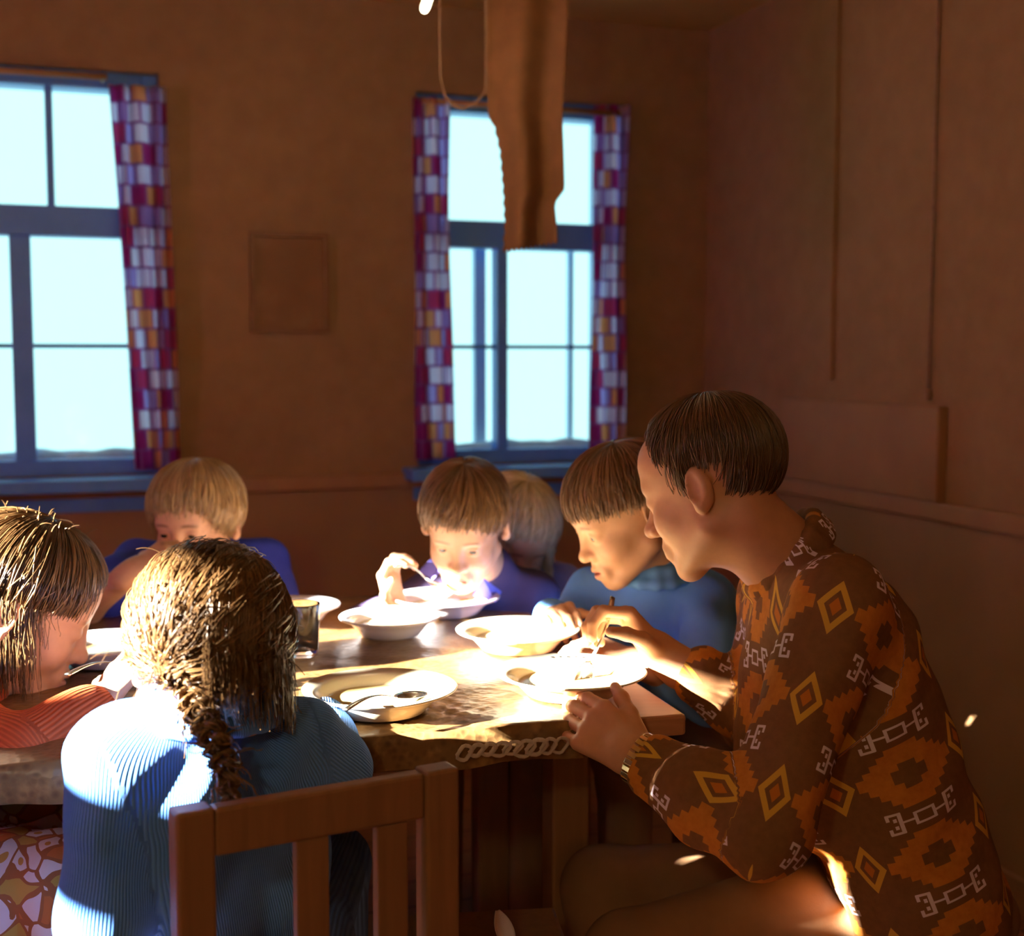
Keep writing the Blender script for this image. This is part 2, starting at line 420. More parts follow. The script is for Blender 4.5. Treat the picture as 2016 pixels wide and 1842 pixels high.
# ------------------------------------------------------------------ smooth-blended bodies (signed distance field -> mesh)
class SDF:
    def __init__(s): s.p = []; s.disp = None
    def cone(s, a, b, ra, rb, k=0.02, sub=False):
        a, b = np.asarray(a, float), np.asarray(b, float); r = max(ra, rb)
        s.p.append(('c', a, b, ra, rb, k, sub, np.minimum(a, b) - r, np.maximum(a, b) + r)); return s
    def ell(s, c, r, R=None, k=0.02, sub=False):
        c = np.asarray(c, float); R = np.eye(3) if R is None else R; r = np.asarray(r, float)
        e = np.sqrt(((R * r) ** 2).sum(1))
        s.p.append(('e', c, r, R, None, k, sub, c - e, c + e)); return s
    def ball(s, c, r, k=0.02, sub=False): return s.ell(c, (r, r, r), None, k, sub)
    def ev(s, P, idx):
        d = np.full(len(P), 9.0, np.float32)
        for i in idx:
            t, a, b, c, e, k, sub, lo, hi = s.p[i]
            if t == 'c':
                ab = b - a; L = ab @ ab + 1e-12
                h = np.clip(((P - a) @ ab) / L, 0, 1)
                q = np.linalg.norm(P - a - h[:, None] * ab, axis=1) - (c + (e - c) * h)
            else:
                l = (P - a) @ c; k0 = np.linalg.norm(l / b, axis=1); k1 = np.linalg.norm(l / (b * b), axis=1) + 1e-9
                q = k0 * (k0 - 1) / k1
            if sub:
                h = np.maximum(k - np.abs(d + q), 0) / k; d = np.maximum(d, -q) + h * h * k * 0.25
            else:
                h = np.maximum(k - np.abs(d - q), 0) / k; d = np.minimum(d, q) - h * h * k * 0.25
        if s.disp is not None: d = d + s.disp(P)
        return d
    def mesh(s, h, pad=0.01):
        n = 20; L = n * h
        lo = np.min([p[7] for p in s.p if not p[6]], 0) - pad; hi = np.max([p[8] for p in s.p if not p[6]], 0) + pad
        nb = np.ceil((hi - lo) / L).astype(int)
        LO = np.array([p[7] - p[5] for p in s.p]) - pad; HI = np.array([p[8] + p[5] for p in s.p]) + pad
        uni = np.array([not p[6] for p in s.p])
        g = np.arange(n + 1); G = np.stack(np.meshgrid(g, g, g, indexing='ij'), -1).reshape(-1, 3)
        S1 = nb * n + 2; VI, VP, Q = [], [], []
        for bi in np.ndindex(*nb):
            o = lo + np.array(bi) * L
            hit = np.all((LO <= o + L) & (HI >= o), axis=1)
            if not (hit & uni).any(): continue
            idx = np.nonzero(hit)[0]
            c = s.ev((o + L / 2)[None, :], idx)[0]
            if abs(c) > L * 1.15 + pad: continue
            f = s.ev(o + G * h, idx).reshape(n + 1, n + 1, n + 1)
            neg = f < 0
            if neg.all() or not neg.any(): continue
            cnt = np.zeros((n, n, n), np.float32); pos = np.zeros((n, n, n, 3), np.float32)
            for ax in range(3):
                sl0 = [slice(None)] * 3; sl1 = [slice(None)] * 3; sl0[ax] = slice(0, n); sl1[ax] = slice(1, n + 1)
                f0, f1 = f[tuple(sl0)], f[tuple(sl1)]; ch = (f0 < 0) != (f1 < 0)
                t = np.where(ch, f0 / (f0 - f1 + 1e-12), 0)
                o1, o2 = [a for a in range(3) if a != ax]
                for da in (0, 1):
                    for db in (0, 1):
                        sl = [slice(None)] * 3; sl[o1] = slice(da, da + n); sl[o2] = slice(db, db + n)
                        cc = ch[tuple(sl)]; tt = t[tuple(sl)]
                        cnt += cc; pos[..., ax] += np.where(cc, tt, 0); pos[..., o1] += cc * da; pos[..., o2] += cc * db
                # quads of the edges this block owns
                sl = [slice(0, n)] * 3; E = np.argwhere(ch[tuple(sl)])
                if len(E):
                    base = E + np.array(bi) * n + 1
                    u_ = np.zeros(3, int); u_[o1] = 1; w_ = np.zeros(3, int); w_[o2] = 1
                    cells = [base - u_ - w_, base - w_, base, base - u_]
                    ids = [(q[:, 0] * S1[1] + q[:, 1]) * S1[2] + q[:, 2] for q in cells]
                    fl = neg[E[:, 0], E[:, 1], E[:, 2]]
                    if ax == 1: fl = ~fl
                    a = np.stack(ids, 1); a = np.where(fl[:, None], a, a[:, ::-1]); Q.append(a)
            A = np.argwhere(cnt > 0)
            b = A + np.array(bi) * n + 1
            VI.append((b[:, 0] * S1[1] + b[:, 1]) * S1[2] + b[:, 2])
            VP.append(o + (A + pos[A[:, 0], A[:, 1], A[:, 2]] / cnt[A[:, 0], A[:, 1], A[:, 2]][:, None]) * h)
        VI = np.concatenate(VI); VP = np.concatenate(VP); Q = np.concatenate(Q)
        od = np.argsort(VI); VI, VP = VI[od], VP[od]
        j = np.searchsorted(VI, Q); j = np.clip(j, 0, len(VI) - 1); ok = (VI[j] == Q).all(1)
        return VP, j[ok]

def basis(f, roll=0.0):
    """columns: right, forward, up of a head or hand that looks along f"""
    f = unit(f); up = np.array([0, 0, 1.0]); r = unit(np.cross(f, up)); u = np.cross(r, f)
    c, s = math.cos(roll), math.sin(roll)
    return np.stack([c * r + s * u, f, -s * r + c * u], 1)

# ------------------------------------------------------------------ the room
def wall(name, a0, a1, T, openings, mat, thick=0.24, zlo=0.0, zhi=ZC):
    """T(a, depth, z) -> world, depth 0 is the room side; openings (a0, a1, z0, z1)"""
    mb = MB(); us = sorted({a0, a1, *[o[0] for o in openings], *[o[1] for o in openings]})
    zs = sorted({zlo, zhi, *[o[2] for o in openings], *[o[3] for o in openings]})
    for i in range(len(us) - 1):
        for j in range(len(zs) - 1):
            cu, cz = (us[i] + us[i + 1]) / 2, (zs[j] + zs[j + 1]) / 2
            if any(o[0] < cu < o[1] and o[2] < cz < o[3] for o in openings): continue
            mb.box((us[i], 0, zs[j]), (us[i + 1], thick, zs[j + 1]), T)
    return struct(mb.build(name, mat))
Tb = lambda a, d, z: RM(a, V1 + d, z)
Tl = lambda a, d, z: RM(U0 - d, a, z)
Tr = lambda a, d, z: RM(U1 + d, a, z)
Tf = lambda a, d, z: RM(a, V0 - d, z)
ZS, ZT, TR0, TR1 = 0.905, 2.02, 1.568, 1.650       # sill, head, transom
uL0, uL1 = onwall(-175, 600)[0], onwall(322, 600)[0]
uR0, uR1 = onwall(822, 600)[0], onwall(1226, 600)[0]
VW0, VW1, DZ3 = 0.948, 2.06, 0.10
wall('wall_back', U0 - 0.24, U1 + 0.24, Tb, [(uL0, uL1, ZS, ZT), (uR0, uR1, ZS, ZT)], 'wall')
wall('wall_left', V0, V1, Tl, [(VW0, VW1, ZS + DZ3, ZT + DZ3)], 'wall')
wall('wall_right', V0, V1, Tr, [], 'wall')
wall('wall_front', U0 - 0.24, U1 + 0.24, Tf, [], 'wall')
mb = MB(); mb.box((U0 - .24, V0 - .24, -0.1), (U1 + .24, V1 + .24, 0.0), RM); struct(mb.build('floor', 'floor'))
mb = MB(); mb.box((U0 - .24, V0 - .24, ZC), (U1 + .24, V1 + .24, ZC + 0.1), RM); struct(mb.build('ceiling', 'ceiling'))

RAILZ = 0.845
def wainscot(name, a0, a1, T):
    mb = MB(); mb.box((a0, -0.012, 0.0), (a1, 0.0, RAILZ), T); o = struct(mb.build(name, 'wainscot'))
    mb = MB(); mb.box((a0, -0.026, RAILZ), (a1, 0.0, RAILZ + 0.045), T); mb.build('rail', 'rail', o, bevel=0.006)
    mb = MB(); mb.box((a0, -0.030, 0.0), (a1, -0.012, 0.09), T); mb.build('skirting', 'wainscot', o, bevel=0.004)
wainscot('baseboard_back', U0 + .026, U1 - .026, Tb)
wainscot('baseboard_left', V0 + .026, V1, Tl)
wainscot('baseboard_right', V0 + .026, V1, Tr)
wainscot('baseboard_front', U0 + .026, U1 - .026, Tf)
# pale board fixed to the right wall above the rail
def on_right(px, py):
    p = W(px, py, 1.0); o = np.array([0, 0, EYE]); r = p - o; n = np.array([RU[0], RU[1], 0])
    q = o + (U1 / (r @ n)) * r
    return q[0] * RVv[0] + q[1] * RVv[1], q[2]
va, za = on_right(1868, 800); vb, _ = on_right(1560, 760)
mb = MB(); mb.box((va, -0.03, RAILZ + 0.045), (vb, 0.0, za), Tr); struct(mb.build('trim_1', 'panel', bevel=0.005))
v3, _ = on_right(1640, 600)
mb = MB(); mb.box((v3 - 0.012, -0.012, RAILZ + 0.33), (v3 + 0.012, 0, ZC), Tr); struct(mb.build('trim_2', 'wall', bevel=0.004))
v4, z4 = on_right(1833, 770)
mb = MB(); mb.tube([Tr(v4, -0.008, z4), Tr(v4, -0.008, ZC - .002)], 0.0045, 6); mb.tube([Tr(v4, -0.008, z4 - .02), Tr(v4, -0.008, z4 + .006)], 0.008, 8)
tag(mb.build('pull_cord', 'cord', smooth=True), 'thin pale pull cord hanging on the right wall', 'cord')

def window(name, T, a0, a1, mull, top_munt, outer_m, cotton, dz=0.0):
    fw, dp = 0.045, 0.06; T0 = T; T = lambda a, d, z: T0(a, d, z + dz)
    mb = MB()
    for lo, hi in (((a0, 0, ZS), (a0 + fw, dp, ZT)), ((a1 - fw, 0, ZS), (a1, dp, ZT)),
                   ((a0 + fw, 0, ZT - fw), (a1 - fw, dp, ZT)), ((a0 + fw, 0, ZS), (a1 - fw, dp, ZS + fw))):
        mb.box(lo, hi, lambda a, d, z: T(a, d + 0.03, z))
    root = struct(mb.build(name, 'frame', bevel=0.004))
    def part(nm, lo, hi, mat='frame', dd=0.03):
        q = MB(); q.box(lo, hi, lambda a, d, z: T(a, d + dd, z)); return q.build(nm, mat, root, bevel=0.003)
    part('transom', (a0 + fw, -0.01, TR0), (a1 - fw, dp, TR1))
    zb, zt = ZS + fw, ZT - fw
    mid = ZS + 0.362
    for c, w in mull:
        part('mullion', (c - w / 2, 0.0, zb), (c + w / 2, dp - .002, TR0))
    for c, w in top_munt: part('muntin', (c - w / 2, 0.01, TR1), (c + w / 2, dp - .01, zt))
    edges = [a0 + fw] + [e for c, w in sorted(mull) for e in (c - w / 2, c + w / 2)] + [a1 - fw]
    for i in range(0, len(edges), 2):
        part('muntin', (edges[i], 0.012, mid - 0.006), (edges[i + 1], dp - .012, mid + 0.006))
        for z0, z1 in ((zb, mid - .006), (mid + .006, TR0)):
            part('pane', (edges[i], 0.028, z0), (edges[i + 1], 0.031, z1), 'glass')
    edges = [a0 + fw] + [e for c, w in sorted(top_munt) for e in (c - w / 2, c + w / 2)] + [a1 - fw]
    for i in range(0, len(edges), 2): part('pane', (edges[i], 0.028, TR1), (edges[i + 1], 0.031, zt), 'glass')
    # second, outer sash of the double window
    q = MB()
    for lo, hi in (((a0, 0, ZS), (a0 + .03, .04, ZT)), ((a1 - .03, 0, ZS), (a1, .04, ZT)), ((a0 + .03, 0, ZT - .03), (a1 - .03, .04, ZT)),
                   ((a0 + .03, 0, ZS), (a1 - .03, .04, ZS + .03)), ((a0 + .03, 0, TR0 + .012), (a1 - .03, .04, TR1 - .012))):
        q.box(lo, hi, lambda a, d, z: T(a, d + 0.17, z))
    os_ = q.build('outer_sash', 'frame_out', root, bevel=0.003)
    for c, w in outer_m:
        q = MB(); q.box((c - w / 2, 0.005, ZS + .03), (c + w / 2, .035, TR0 + .012), lambda a, d, z: T(a, d + 0.17, z))
        attach(q.build('outer_mullion', 'frame_out'), os_)
    # inner sill and apron
    part('window_sill', (a0 - 0.05, -0.12, ZS - 0.035), (a1 + 0.05, 0.03, ZS - 0.001), 'frame', 0.0)
    part('apron', (a0 - 0.02, -0.015, ZS - 0.10), (a1 + 0.02, 0.0, ZS - 0.036), 'frame', 0.0)
    if cotton:
        S = SDF(); r_ = np.random.default_rng(3)
        for a in np.linspace(a0 + .03, a1 - .03, 16):
            S.ball(T(a, 0.125, ZS + 0.022 + 0.012 * r_.random()), 0.026 + 0.016 * r_.random(), 0.03)
        v, f = S.mesh(0.008); mesh_obj('cotton_wool', v, f, 'cotton', root)
    return root
uc = lambda x: onwall(x, 600)[0]
wR = window('window_1', Tb, uR0, uR1, [(uc(996), 0.034)], [(uc(1033), 0.03)],
            [(onwall(943, 600, V1 + .19)[0], 0.036), (onwall(1122, 600, V1 + .19)[0], 0.012)], True)
wL = window('window_2', Tb, uL0, uL1, [(uc(42), 0.055)], [(uc(107), 0.020), (uc(-20), 0.02)],
            [(onwall(102, 300, V1 + .19)[0] - 1.0, 0.03)], True)
w3 = window('window_3', Tl, VW0, VW1, [(1.40, 0.06)], [(1.40, 0.06)], [], False, DZ3)

def curtain(label, xt, xb, yt, yb, folds, v=V1 - 0.045, group=None):
    """xt, xb: left and right pixel at the top and at the bottom"""
    nu, nz = 60, 40; P, A = [], []
    (t0, zt), (b0, zb) = onwall(xt[0], yt, v), onwall(xb[0], yb, v); t1, b1 = onwall(xt[1], yt, v)[0], onwall(xb[1], yb, v)[0]
    for j in range(nz + 1):
        g = j / nz; l, r = t0 + (b0 - t0) * g, t1 + (b1 - t1) * g; z = zt + (zb - zt) * g
        for i in range(nu + 1):
            s = i / nu; ph = s * folds * 2 * math.pi + 0.5 * math.sin(g * 4)
            P.append(RM(l + (r - l) * s + 0.006 * math.sin(ph * 0.5 + g * 3), v + 0.014 * math.sin(ph) + 0.006 * math.sin(g * 9 + s * 5), z))
            A.append((s * 0.24 + 0.02, (1 - g) * (zt - zb), 0))
    Fc = [(j * (nu + 1) + i, j * (nu + 1) + i + 1, (j + 1) * (nu + 1) + i + 1, (j + 1) * (nu + 1) + i) for j in range(nz) for i in range(nu)]
    o = mesh_obj('curtain', P, Fc, 'curtain', None, True, attrs={'pat': A})
    so = o.modifiers.new('thickness', 'SOLIDIFY'); so.thickness = 0.0015
    return tag(o, label, 'curtain', group)
curtain('patchwork curtain on the right side of the left window', (213, 330), (264, 352), 165, 925, 3.5)
curtain('narrow patchwork curtain on the left side of the window behind the hanging cloth', (812, 884), (815, 898), 190, 905, 3.0)
curtain('narrow patchwork curtain on the right side of the window behind the hanging cloth', (1170, 1236), (1158, 1232), 205, 905, 3.0)
def sun_block_curtain():  # unseen curtain added to block sun through the lower sash
    P, A = [], []; nu, nz = 120, 24
    for j in range(nz + 1):
        for i in range(nu + 1):
            s_ = i / nu; z = TR1 + DZ3 - .02 + (ZS + DZ3 + .01 - TR1 - DZ3 + .02) * j / nz
            P.append(Tl(1.19 + .93 * s_, -.045 + .014 * math.sin(s_ * 60 + .5 * math.sin(j * .2)), z)); A.append((s_ * 1.3, z, 0))
    Fc = [(j * (nu + 1) + i, j * (nu + 1) + i + 1, (j + 1) * (nu + 1) + i + 1, (j + 1) * (nu + 1) + i) for j in range(nz) for i in range(nu)]
    o = mesh_obj('curtain', P, Fc, 'curtain', None, True, attrs={'pat': A}); so = o.modifiers.new('thickness', 'SOLIDIFY'); so.thickness = 0.0015
    tag(o, 'added short curtain blocking sun through the left wall window', 'curtain')
    mb = MB(); z = TR1 + DZ3 - .02; mb.tube([Tl(VW0 - .08, -.045, z), Tl(VW1 + .06, -.045, z)], 0.006, 8)
    for e in (VW0 - .07, VW1 + .05): mb.tube([Tl(e, -.045, z), Tl(e, 0, z)], 0.005, 8)
    tag(mb.build('curtain_rod', 'rail', smooth=True), 'thin rod for the added sun-blocking curtain', 'curtain rod')
sun_block_curtain()
def rod(xa, xb, y, label, ya=None):
    a, z = onwall(xa, y, V1 - .05); b, z2 = onwall(xb, ya or y, V1 - .05)
    mb = MB(); mb.tube([RM(a, V1 - .05, z), RM(b, V1 - .05, z)], 0.009, 10)
    for e in (a + .01, b - .01): mb.tube([RM(e, V1 - .05, z), RM(e, V1, z)], 0.006, 8)
    tag(mb.build('curtain_rod', 'rail', smooth=True), label, 'curtain rod')
rod(-180, 210, 126, 'thin pale curtain rod above the left window')
rod(830, 1220, 198, 'dark thin curtain rod above the window behind the hanging cloth')

# picture on the wall between the windows
def wall_picture():
    a0, z1 = onwall(490, 455); a1, z0 = onwall(648, 655); f = 0.014
    c = RM((a0 + a1) / 2, V1, z0)
    t = thing('wall_picture', 'faint brown framed picture on the wall between the two windows', 'picture', c)
    mb = MB()
    for lo, hi in (((a0, -.018, z0), (a0 + f, 0, z1)), ((a1 - f, -.018, z0), (a1, 0, z1)), ((a0 + f, -.018, z0), (a1 - f, 0, z0 + f)), ((a0 + f, -.018, z1 - f), (a1 - f, 0, z1))): mb.box(lo, hi, Tb)
    mb.build('picture_frame', mottled('picture_frame_wood', (0.22, 0.10, 0.035), (0.27, 0.125, 0.045), 20, 0.4, 0.4), t)
    mb = MB(); mb.box((a0 + f, -.006, z0 + f), (a1 - f, 0, z1 - f), Tb)
    m = Mat('brown_print', 0.5, 0.3); n = m.noise(m.coord(), 7, 5)
    m.color(m.ramp(n.outputs[0], [(0.3, (0.23, 0.105, 0.036)), (0.55, (0.27, 0.125, 0.044)), (0.75, (0.34, 0.18, 0.08))]))
    mb.build('print', m.m, t)
wall_picture()

# cloth and cord hanging from the ceiling in front of the right window
def hanging_cloth():
    d = 3.0; L = [(957, -195), (958, 60), (960, 225), (972, 250), (983, 300), (990, 380), (993, 440), (990, 492)]
    R = [(1126, -195), (1118, 60), (1108, 225), (1108, 250), (1110, 300), (1112, 372), (1092, 400), (1099, 474)]
    ny, nx = 60, 24; P = []
    yl = np.array([p[1] for p in L]); xl = np.array([p[0] for p in L]); yr = np.array([p[1] for p in R]); xr = np.array([p[0] for p in R])
    for j in range(ny + 1):
        g = j / ny; y0 = -195 + g * 687; y1 = -195 + g * 669
        a = np.interp(y0, yl, xl) + (3.0 * (j % 2) if y0 > 240 else 0); b = np.interp(y1, yr, xr)
        for i in range(nx + 1):
            s = i / nx; y = y0 + (y1 - y0) * s
            if j == ny: y += 7 * (i % 2)
            P.append(W(a + (b - a) * s, y, d + 0.022 * math.sin(s * 9 + g * 2) * (0.4 + g) + 0.01 * math.sin(g * 11)))
    Fc = [(j * (nx + 1) + i, j * (nx + 1) + i + 1, (j + 1) * (nx + 1) + i + 1, (j + 1) * (nx + 1) + i) for j in range(ny) for i in range(nx)]
    o = mesh_obj('hanging_cloth', P, Fc, 'hang'); so = o.modifiers.new('thickness', 'SOLIDIFY'); so.thickness = 0.002
    tag(o, 'long brown cloth with a frayed edge hanging from the ceiling before the window', 'cloth')
    pts = [W(866, -195, 3.02)] + [W(x, y, 3.02) for x, y in ((866, 60), (867, 150), (876, 188), (892, 208), (912, 214), (934, 204), (950, 188), (957, 176))]
    pts += [W(957, 100, 3.02), W(956, -195, 3.02)]
    pts = np.array(pts); t = np.arange(len(pts)); tt = np.linspace(0, len(pts) - 1, 80)
    sp_ = np.stack([np.interp(tt, t, pts[:, k]) for k in range(3)], 1)
    mb = MB(); mb.tube(sp_, 0.0022, 6); tag(mb.build('cord_loop', 'cord', smooth=True), 'thin pale cord hanging in a loop above the window', 'cord')
hanging_cloth()

# ceiling lamp whose slim bulb tip shows at the top of the picture
def lamp(tip, top, watts, label):
    ax = unit(top - tip)
    t = thing('ceiling_lamp', label, 'lamp', (top[0], top[1], ZC))
    mb = MB(); mb.tube([tip + ax * 0.001, tip + ax * .004, tip + ax * .012, tip + ax * .07, tip + ax * .085], [0.004, 0.0075, 0.0098, 0.0098, 0.008], 16)
    mb.build('bulb', 'bulb', t, smooth=True)
    s0 = tip + ax * .085; mb = MB(); mb.tube([s0, s0 + ax * .05], 0.013, 16); mb.build('socket', 'ink', t, smooth=True)
    e = s0 + ax * .05; mb = MB(); mb.tube([e, V(e[0] + .01, e[1], e[2] + .06), V(e[0] + .012, e[1], ZC)], 0.003, 8); mb.build('flex', 'ink', t, smooth=True)
    ld = bpy.data.lights.new('bulb_light', 'POINT'); ld.energy = watts; ld.color = (1.0, 0.75, 0.40); ld.shadow_soft_size = 0.06
    lo = bpy.data.objects.new('bulb_light', ld); COL.objects.link(lo); lo.location = tip - ax * 0.07
    attach(lo, t)
def bulb_mat():
    m = Mat('lit_bulb'); n = m.noise(m.coord(), 3)
    m.link(m.ramp(n.outputs[0], [(0.2, (1, .88, .5)), (0.8, (1, .93, .62))]), m.b.inputs['Emission Color']); m.b.inputs['Emission Strength'].default_value = 6; return m.m
M['bulb'] = bulb_mat()
lamp(W(833, 26, 2.6), W(862, -60, 2.6), 3.0, 'small ceiling lamp with a slim glowing bulb at the top edge')
lamp(V(-.45, -.75, 1.98), V(-.44, -.75, 2.2), 27.0, 'added fill lamp with a slim glowing bulb, unseen behind the viewer')  # unseen lamp added to fill the shadows facing the camera

# ------------------------------------------------------------------ table
ZTAB = 0.74
def onz(px, py, z):
    p = W(px, py, 1.0); o = np.array([0, 0, EYE]); r = p - o; t = (z - EYE) / r[2]; return o + t * r
NR = onz(1352, 1406, ZTAB); NX_ = onz(620, 1464, ZTAB)
EX = unit((NR - NX_) * (1, 1, 0)); EY = np.array([-EX[1], EX[0], 0])
TWID, TDEP = 1.07, 0.99
def TT(a, b, z): return NR + EX * (a - TWID) + EY * b + np.array([0, 0, z - ZTAB])   # a from the left end, b from the near edge
def table():
    t = thing('dining_table', 'long wooden dining table under a brown oilcloth', 'table', TT(TWID / 2, TDEP / 2, 0))
    mb = MB(); mb.box((0, 0, ZTAB - .03), (TWID, TDEP, ZTAB), TT); mb.build('tabletop', 'table_wood', t, bevel=0.005)
    for nm, lo, hi in (('apron', (.08, .07, .672), (TWID - .08, .09, ZTAB - .03)), ('apron', (.08, TDEP - .09, .672), (TWID - .08, TDEP - .07, ZTAB - .03)),
                       ('apron', (.08, .09, .672), (.10, TDEP - .09, ZTAB - .03)), ('apron', (TWID - .10, .09, .672), (TWID - .08, TDEP - .09, ZTAB - .03))):
        mb = MB(); mb.box(lo, hi, TT); mb.build(nm, 'dark_wood', t)
    for a in (.06, TWID - .12):
        for b in (.24, TDEP - .28):
            mb = MB(); mb.box((a, b, 0), (a + .06, b + .06, ZTAB - .03), TT); mb.build('leg', 'dark_wood', t, bevel=0.004)
table()
ZCL = ZTAB + 0.004
def tablecloth():
    r_ = np.random.default_rng(11); na, nb = 150, 90; ov = 0.055
    a1 = TWID - 0.115; P = []
    A = np.linspace(-ov, a1, na); B = np.linspace(-ov, TDEP + ov, nb)
    for b in B:
        for a in A:
            ea = max(0, -a); eb = max(0, -b, b - TDEP); z = ZCL + 0.0016 * (math.sin(a * 31 + 3 * math.sin(b * 14)) * math.sin(b * 27 + a * 9)) + 0.0008
            z += 0.004 * math.exp(-((a - 0.66) / .12) ** 2 - ((b - .10) / .07) ** 2) * math.sin(a * 140 + 6 * math.sin(b * 60)) 
            oa, ob = a, b
            if ea or eb:
                e = math.hypot(ea, eb); z -= max(0, e - .006) * 0.97
                wv = 0.012 * min(1, e / .05) * (1 + math.sin(a * 38 + b * 30)) * .7 + 0.005
                if ea: oa = -wv
                if -b > 0: ob = -wv
                elif b > TDEP: ob = TDEP + wv
            P.append(TT(oa, ob, z))
    Fc = [(j * na + i, j * na + i + 1, (j + 1) * na + i + 1, (j + 1) * na + i) for j in range(nb - 1) for i in range(na - 1)]
    o = mesh_obj('tablecloth', P, Fc, 'oilcloth')
    tag(o, 'dark brown patterned oilcloth covering the table', 'tablecloth')
    # lace edging of loops along the near edge
    base = onz(915, 1456, ZCL); a_ = (base - NR) @ EX + TWID
    for i in range(9):
        mb = MB(); a = a_ + 0.004 + i * 0.0165; k = 0.008 + 0.006 * r_.random(); h = .016 + .012 * r_.random()
        pts = [TT(a + k * math.sin(t) * (1 + .3 * math.sin(2 * t)), -0.030 - .004 * math.cos(t), ZCL - .012 - h * (1 - math.cos(t)) / 2) for t in np.linspace(0, 2 * math.pi, 15)]
        mb.tube(pts, 0.0022 + .001 * r_.random(), 6); l = mb.build('lace_loop', 'lace', smooth=True); attach(l, o)
tablecloth()

# ------------------------------------------------------------------ crockery
def plate(px, py, rad, label, mat='porcelain', soup=True, motif=False):
    c = onz(px, py, ZCL + 0.030); c[2] = ZCL + 0.003; R = rad
    t = thing('soup_plate', label, 'plate', c, 'soup plates on the table')
    prof = [(0.0, .004), (R * .48, .004), (R * .52, .0), (R * .58, .002), (R * .70, .016), (R * .78, .024), (R * .99, .0325), (R, .0345), (R * .985, .036),
            (R * .80, .0285), (R * .72, .021), (R * .62, .009), (R * .5, .0065), (0.0, .0065)]
    mb = MB(); mb.lathe(prof, c, 56); dish = mb.build('dish', mat, t, smooth=True)
    if soup:
        mb = MB(); mb.lathe([(0.0, .0175), (R * .4, .0175), (R * .675, .0178), (R * .69, .0185)], c, 48); mb.build('soup', 'soup', t, smooth=True)
    if motif:      # small dark printed diamonds on the rim
        for k, an in enumerate(np.radians((76, 83, 90, 97, 104))):
            s_ = .0052 if k % 2 == 0 else .0038; r0 = R * .895; zz = .0328
            ca, sa = math.cos(an), math.sin(an)
            pt = lambda dr, dt: c + np.array([(r0 + dr) * ca - dt * sa, (r0 + dr) * sa + dt * ca, zz + dr * .18])
            mb = MB(); mb.add([pt(-s_ * 1.1, 0), pt(0, s_ * .8), pt(s_ * 1.1, 0), pt(0, -s_ * .8)], [(0, 3, 2, 1)]); mb.build('rim_motif', 'ink', dish)
    return c
PL = {}
PL['man'] = plate(1124, 1330, 0.111, 'cream soup plate with dark rim print, held by the man', motif=True)
PL['girl'] = plate(748, 1362, 0.108, 'yellowish soup plate before the girl with the braid')
PL['boy'] = plate(1020, 1246, 0.105, 'sunlit soup plate before the boy in the light blue shirt')
PL['mid2'] = plate(768, 1220, 0.090, 'pale soup plate between the spoon boy and the braided girl', 'blue_porcelain')
PL['mid'] = plate(878, 1181, 0.104, 'pale soup plate under the chin of the boy with the spoon', 'blue_porcelain')
PL['blond'] = plate(572, 1198, 0.092, 'bright sunlit plate before the blond child, right of the braided head', 'blue_porcelain')
PL['left'] = plate(210, 1272, 0.098, 'lilac shaded soup plate before the girl in the orange sweater', 'blue_porcelain')

def spoon(bowl, end, label, up=(0, 0, 1), s=1.0, group='soup spoons'):
    """bowl centre -> handle end"""
    bowl, end = np.asarray(bowl, float), np.asarray(end, float); t = thing('soup_spoon', label, 'spoon', bowl, group)
    ax = unit(end - bowl); si = unit(np.cross(up, ax)); u = np.cross(ax, si)
    P = []; n, m = 14, 6
    for i in range(m + 1):
        for k in range(n):
            a = 2 * math.pi * k / n; r = i / m
            x, y = .030 * s * r * math.cos(a), .0195 * s * r * math.sin(a) * (1 - .12 * math.cos(a))
            P.append(bowl + ax * x + si * y + u * (-.010 * s * (1 - r * r)))
    Fc = [(i * n + k, i * n + (k + 1) % n, (i + 1) * n + (k + 1) % n, (i + 1) * n + k) for i in range(m) for k in range(n)]
    o = mesh_obj('spoon_bowl', P, Fc, 'steel', t); q = o.modifiers.new('thickness', 'SOLIDIFY'); q.thickness = 0.0014
    L = np.linalg.norm(end - bowl); pts, rr = [], []
    for g in np.linspace(0, 1, 16):
        pts.append(bowl + ax * (.028 * s + (L - .028 * s) * g) + u * (.010 * math.sin(g * math.pi))); rr.append(.0024 + .0036 * g ** 2 if g < .93 else .0048)
    mb = MB(); V_, F_ = tube_arrays(np.array(pts), np.array(rr), 10)
    mid = np.repeat(np.array(pts), 10, 0); off = V_ - mid; off -= (off @ u)[:, None] * u * 0.62
    mb.v = list(mid + off); mb.f = [tuple(q) for q in F_] + [tuple(range(10))[::-1], tuple(range(150, 160))]
    mb.build('spoon_handle', 'steel', t, smooth=True)
spoon(PL['girl'] + V(.045, -.035, .032), PL['girl'] + V(-.03, -.150, .042), 'steel spoon across the near rim of the yellowish plate')

def tumbler(px, py, label):
    c = onz(px, py, ZCL); c[2] = ZCL + .003; R = .032
    mb = MB(); mb.lathe([(0, 0), (R * .8, 0), (R * .86, .004), (R, .085), (R * .99, .087), (R * .95, .086), (R * .8, .010), (0, .009)], c, 40)
    tag(mb.build('drinking_glass', 'tumbler', smooth=True), label, 'glass')
tumbler(594, 1292, 'clear drinking glass just right of the braided girl\'s hair')

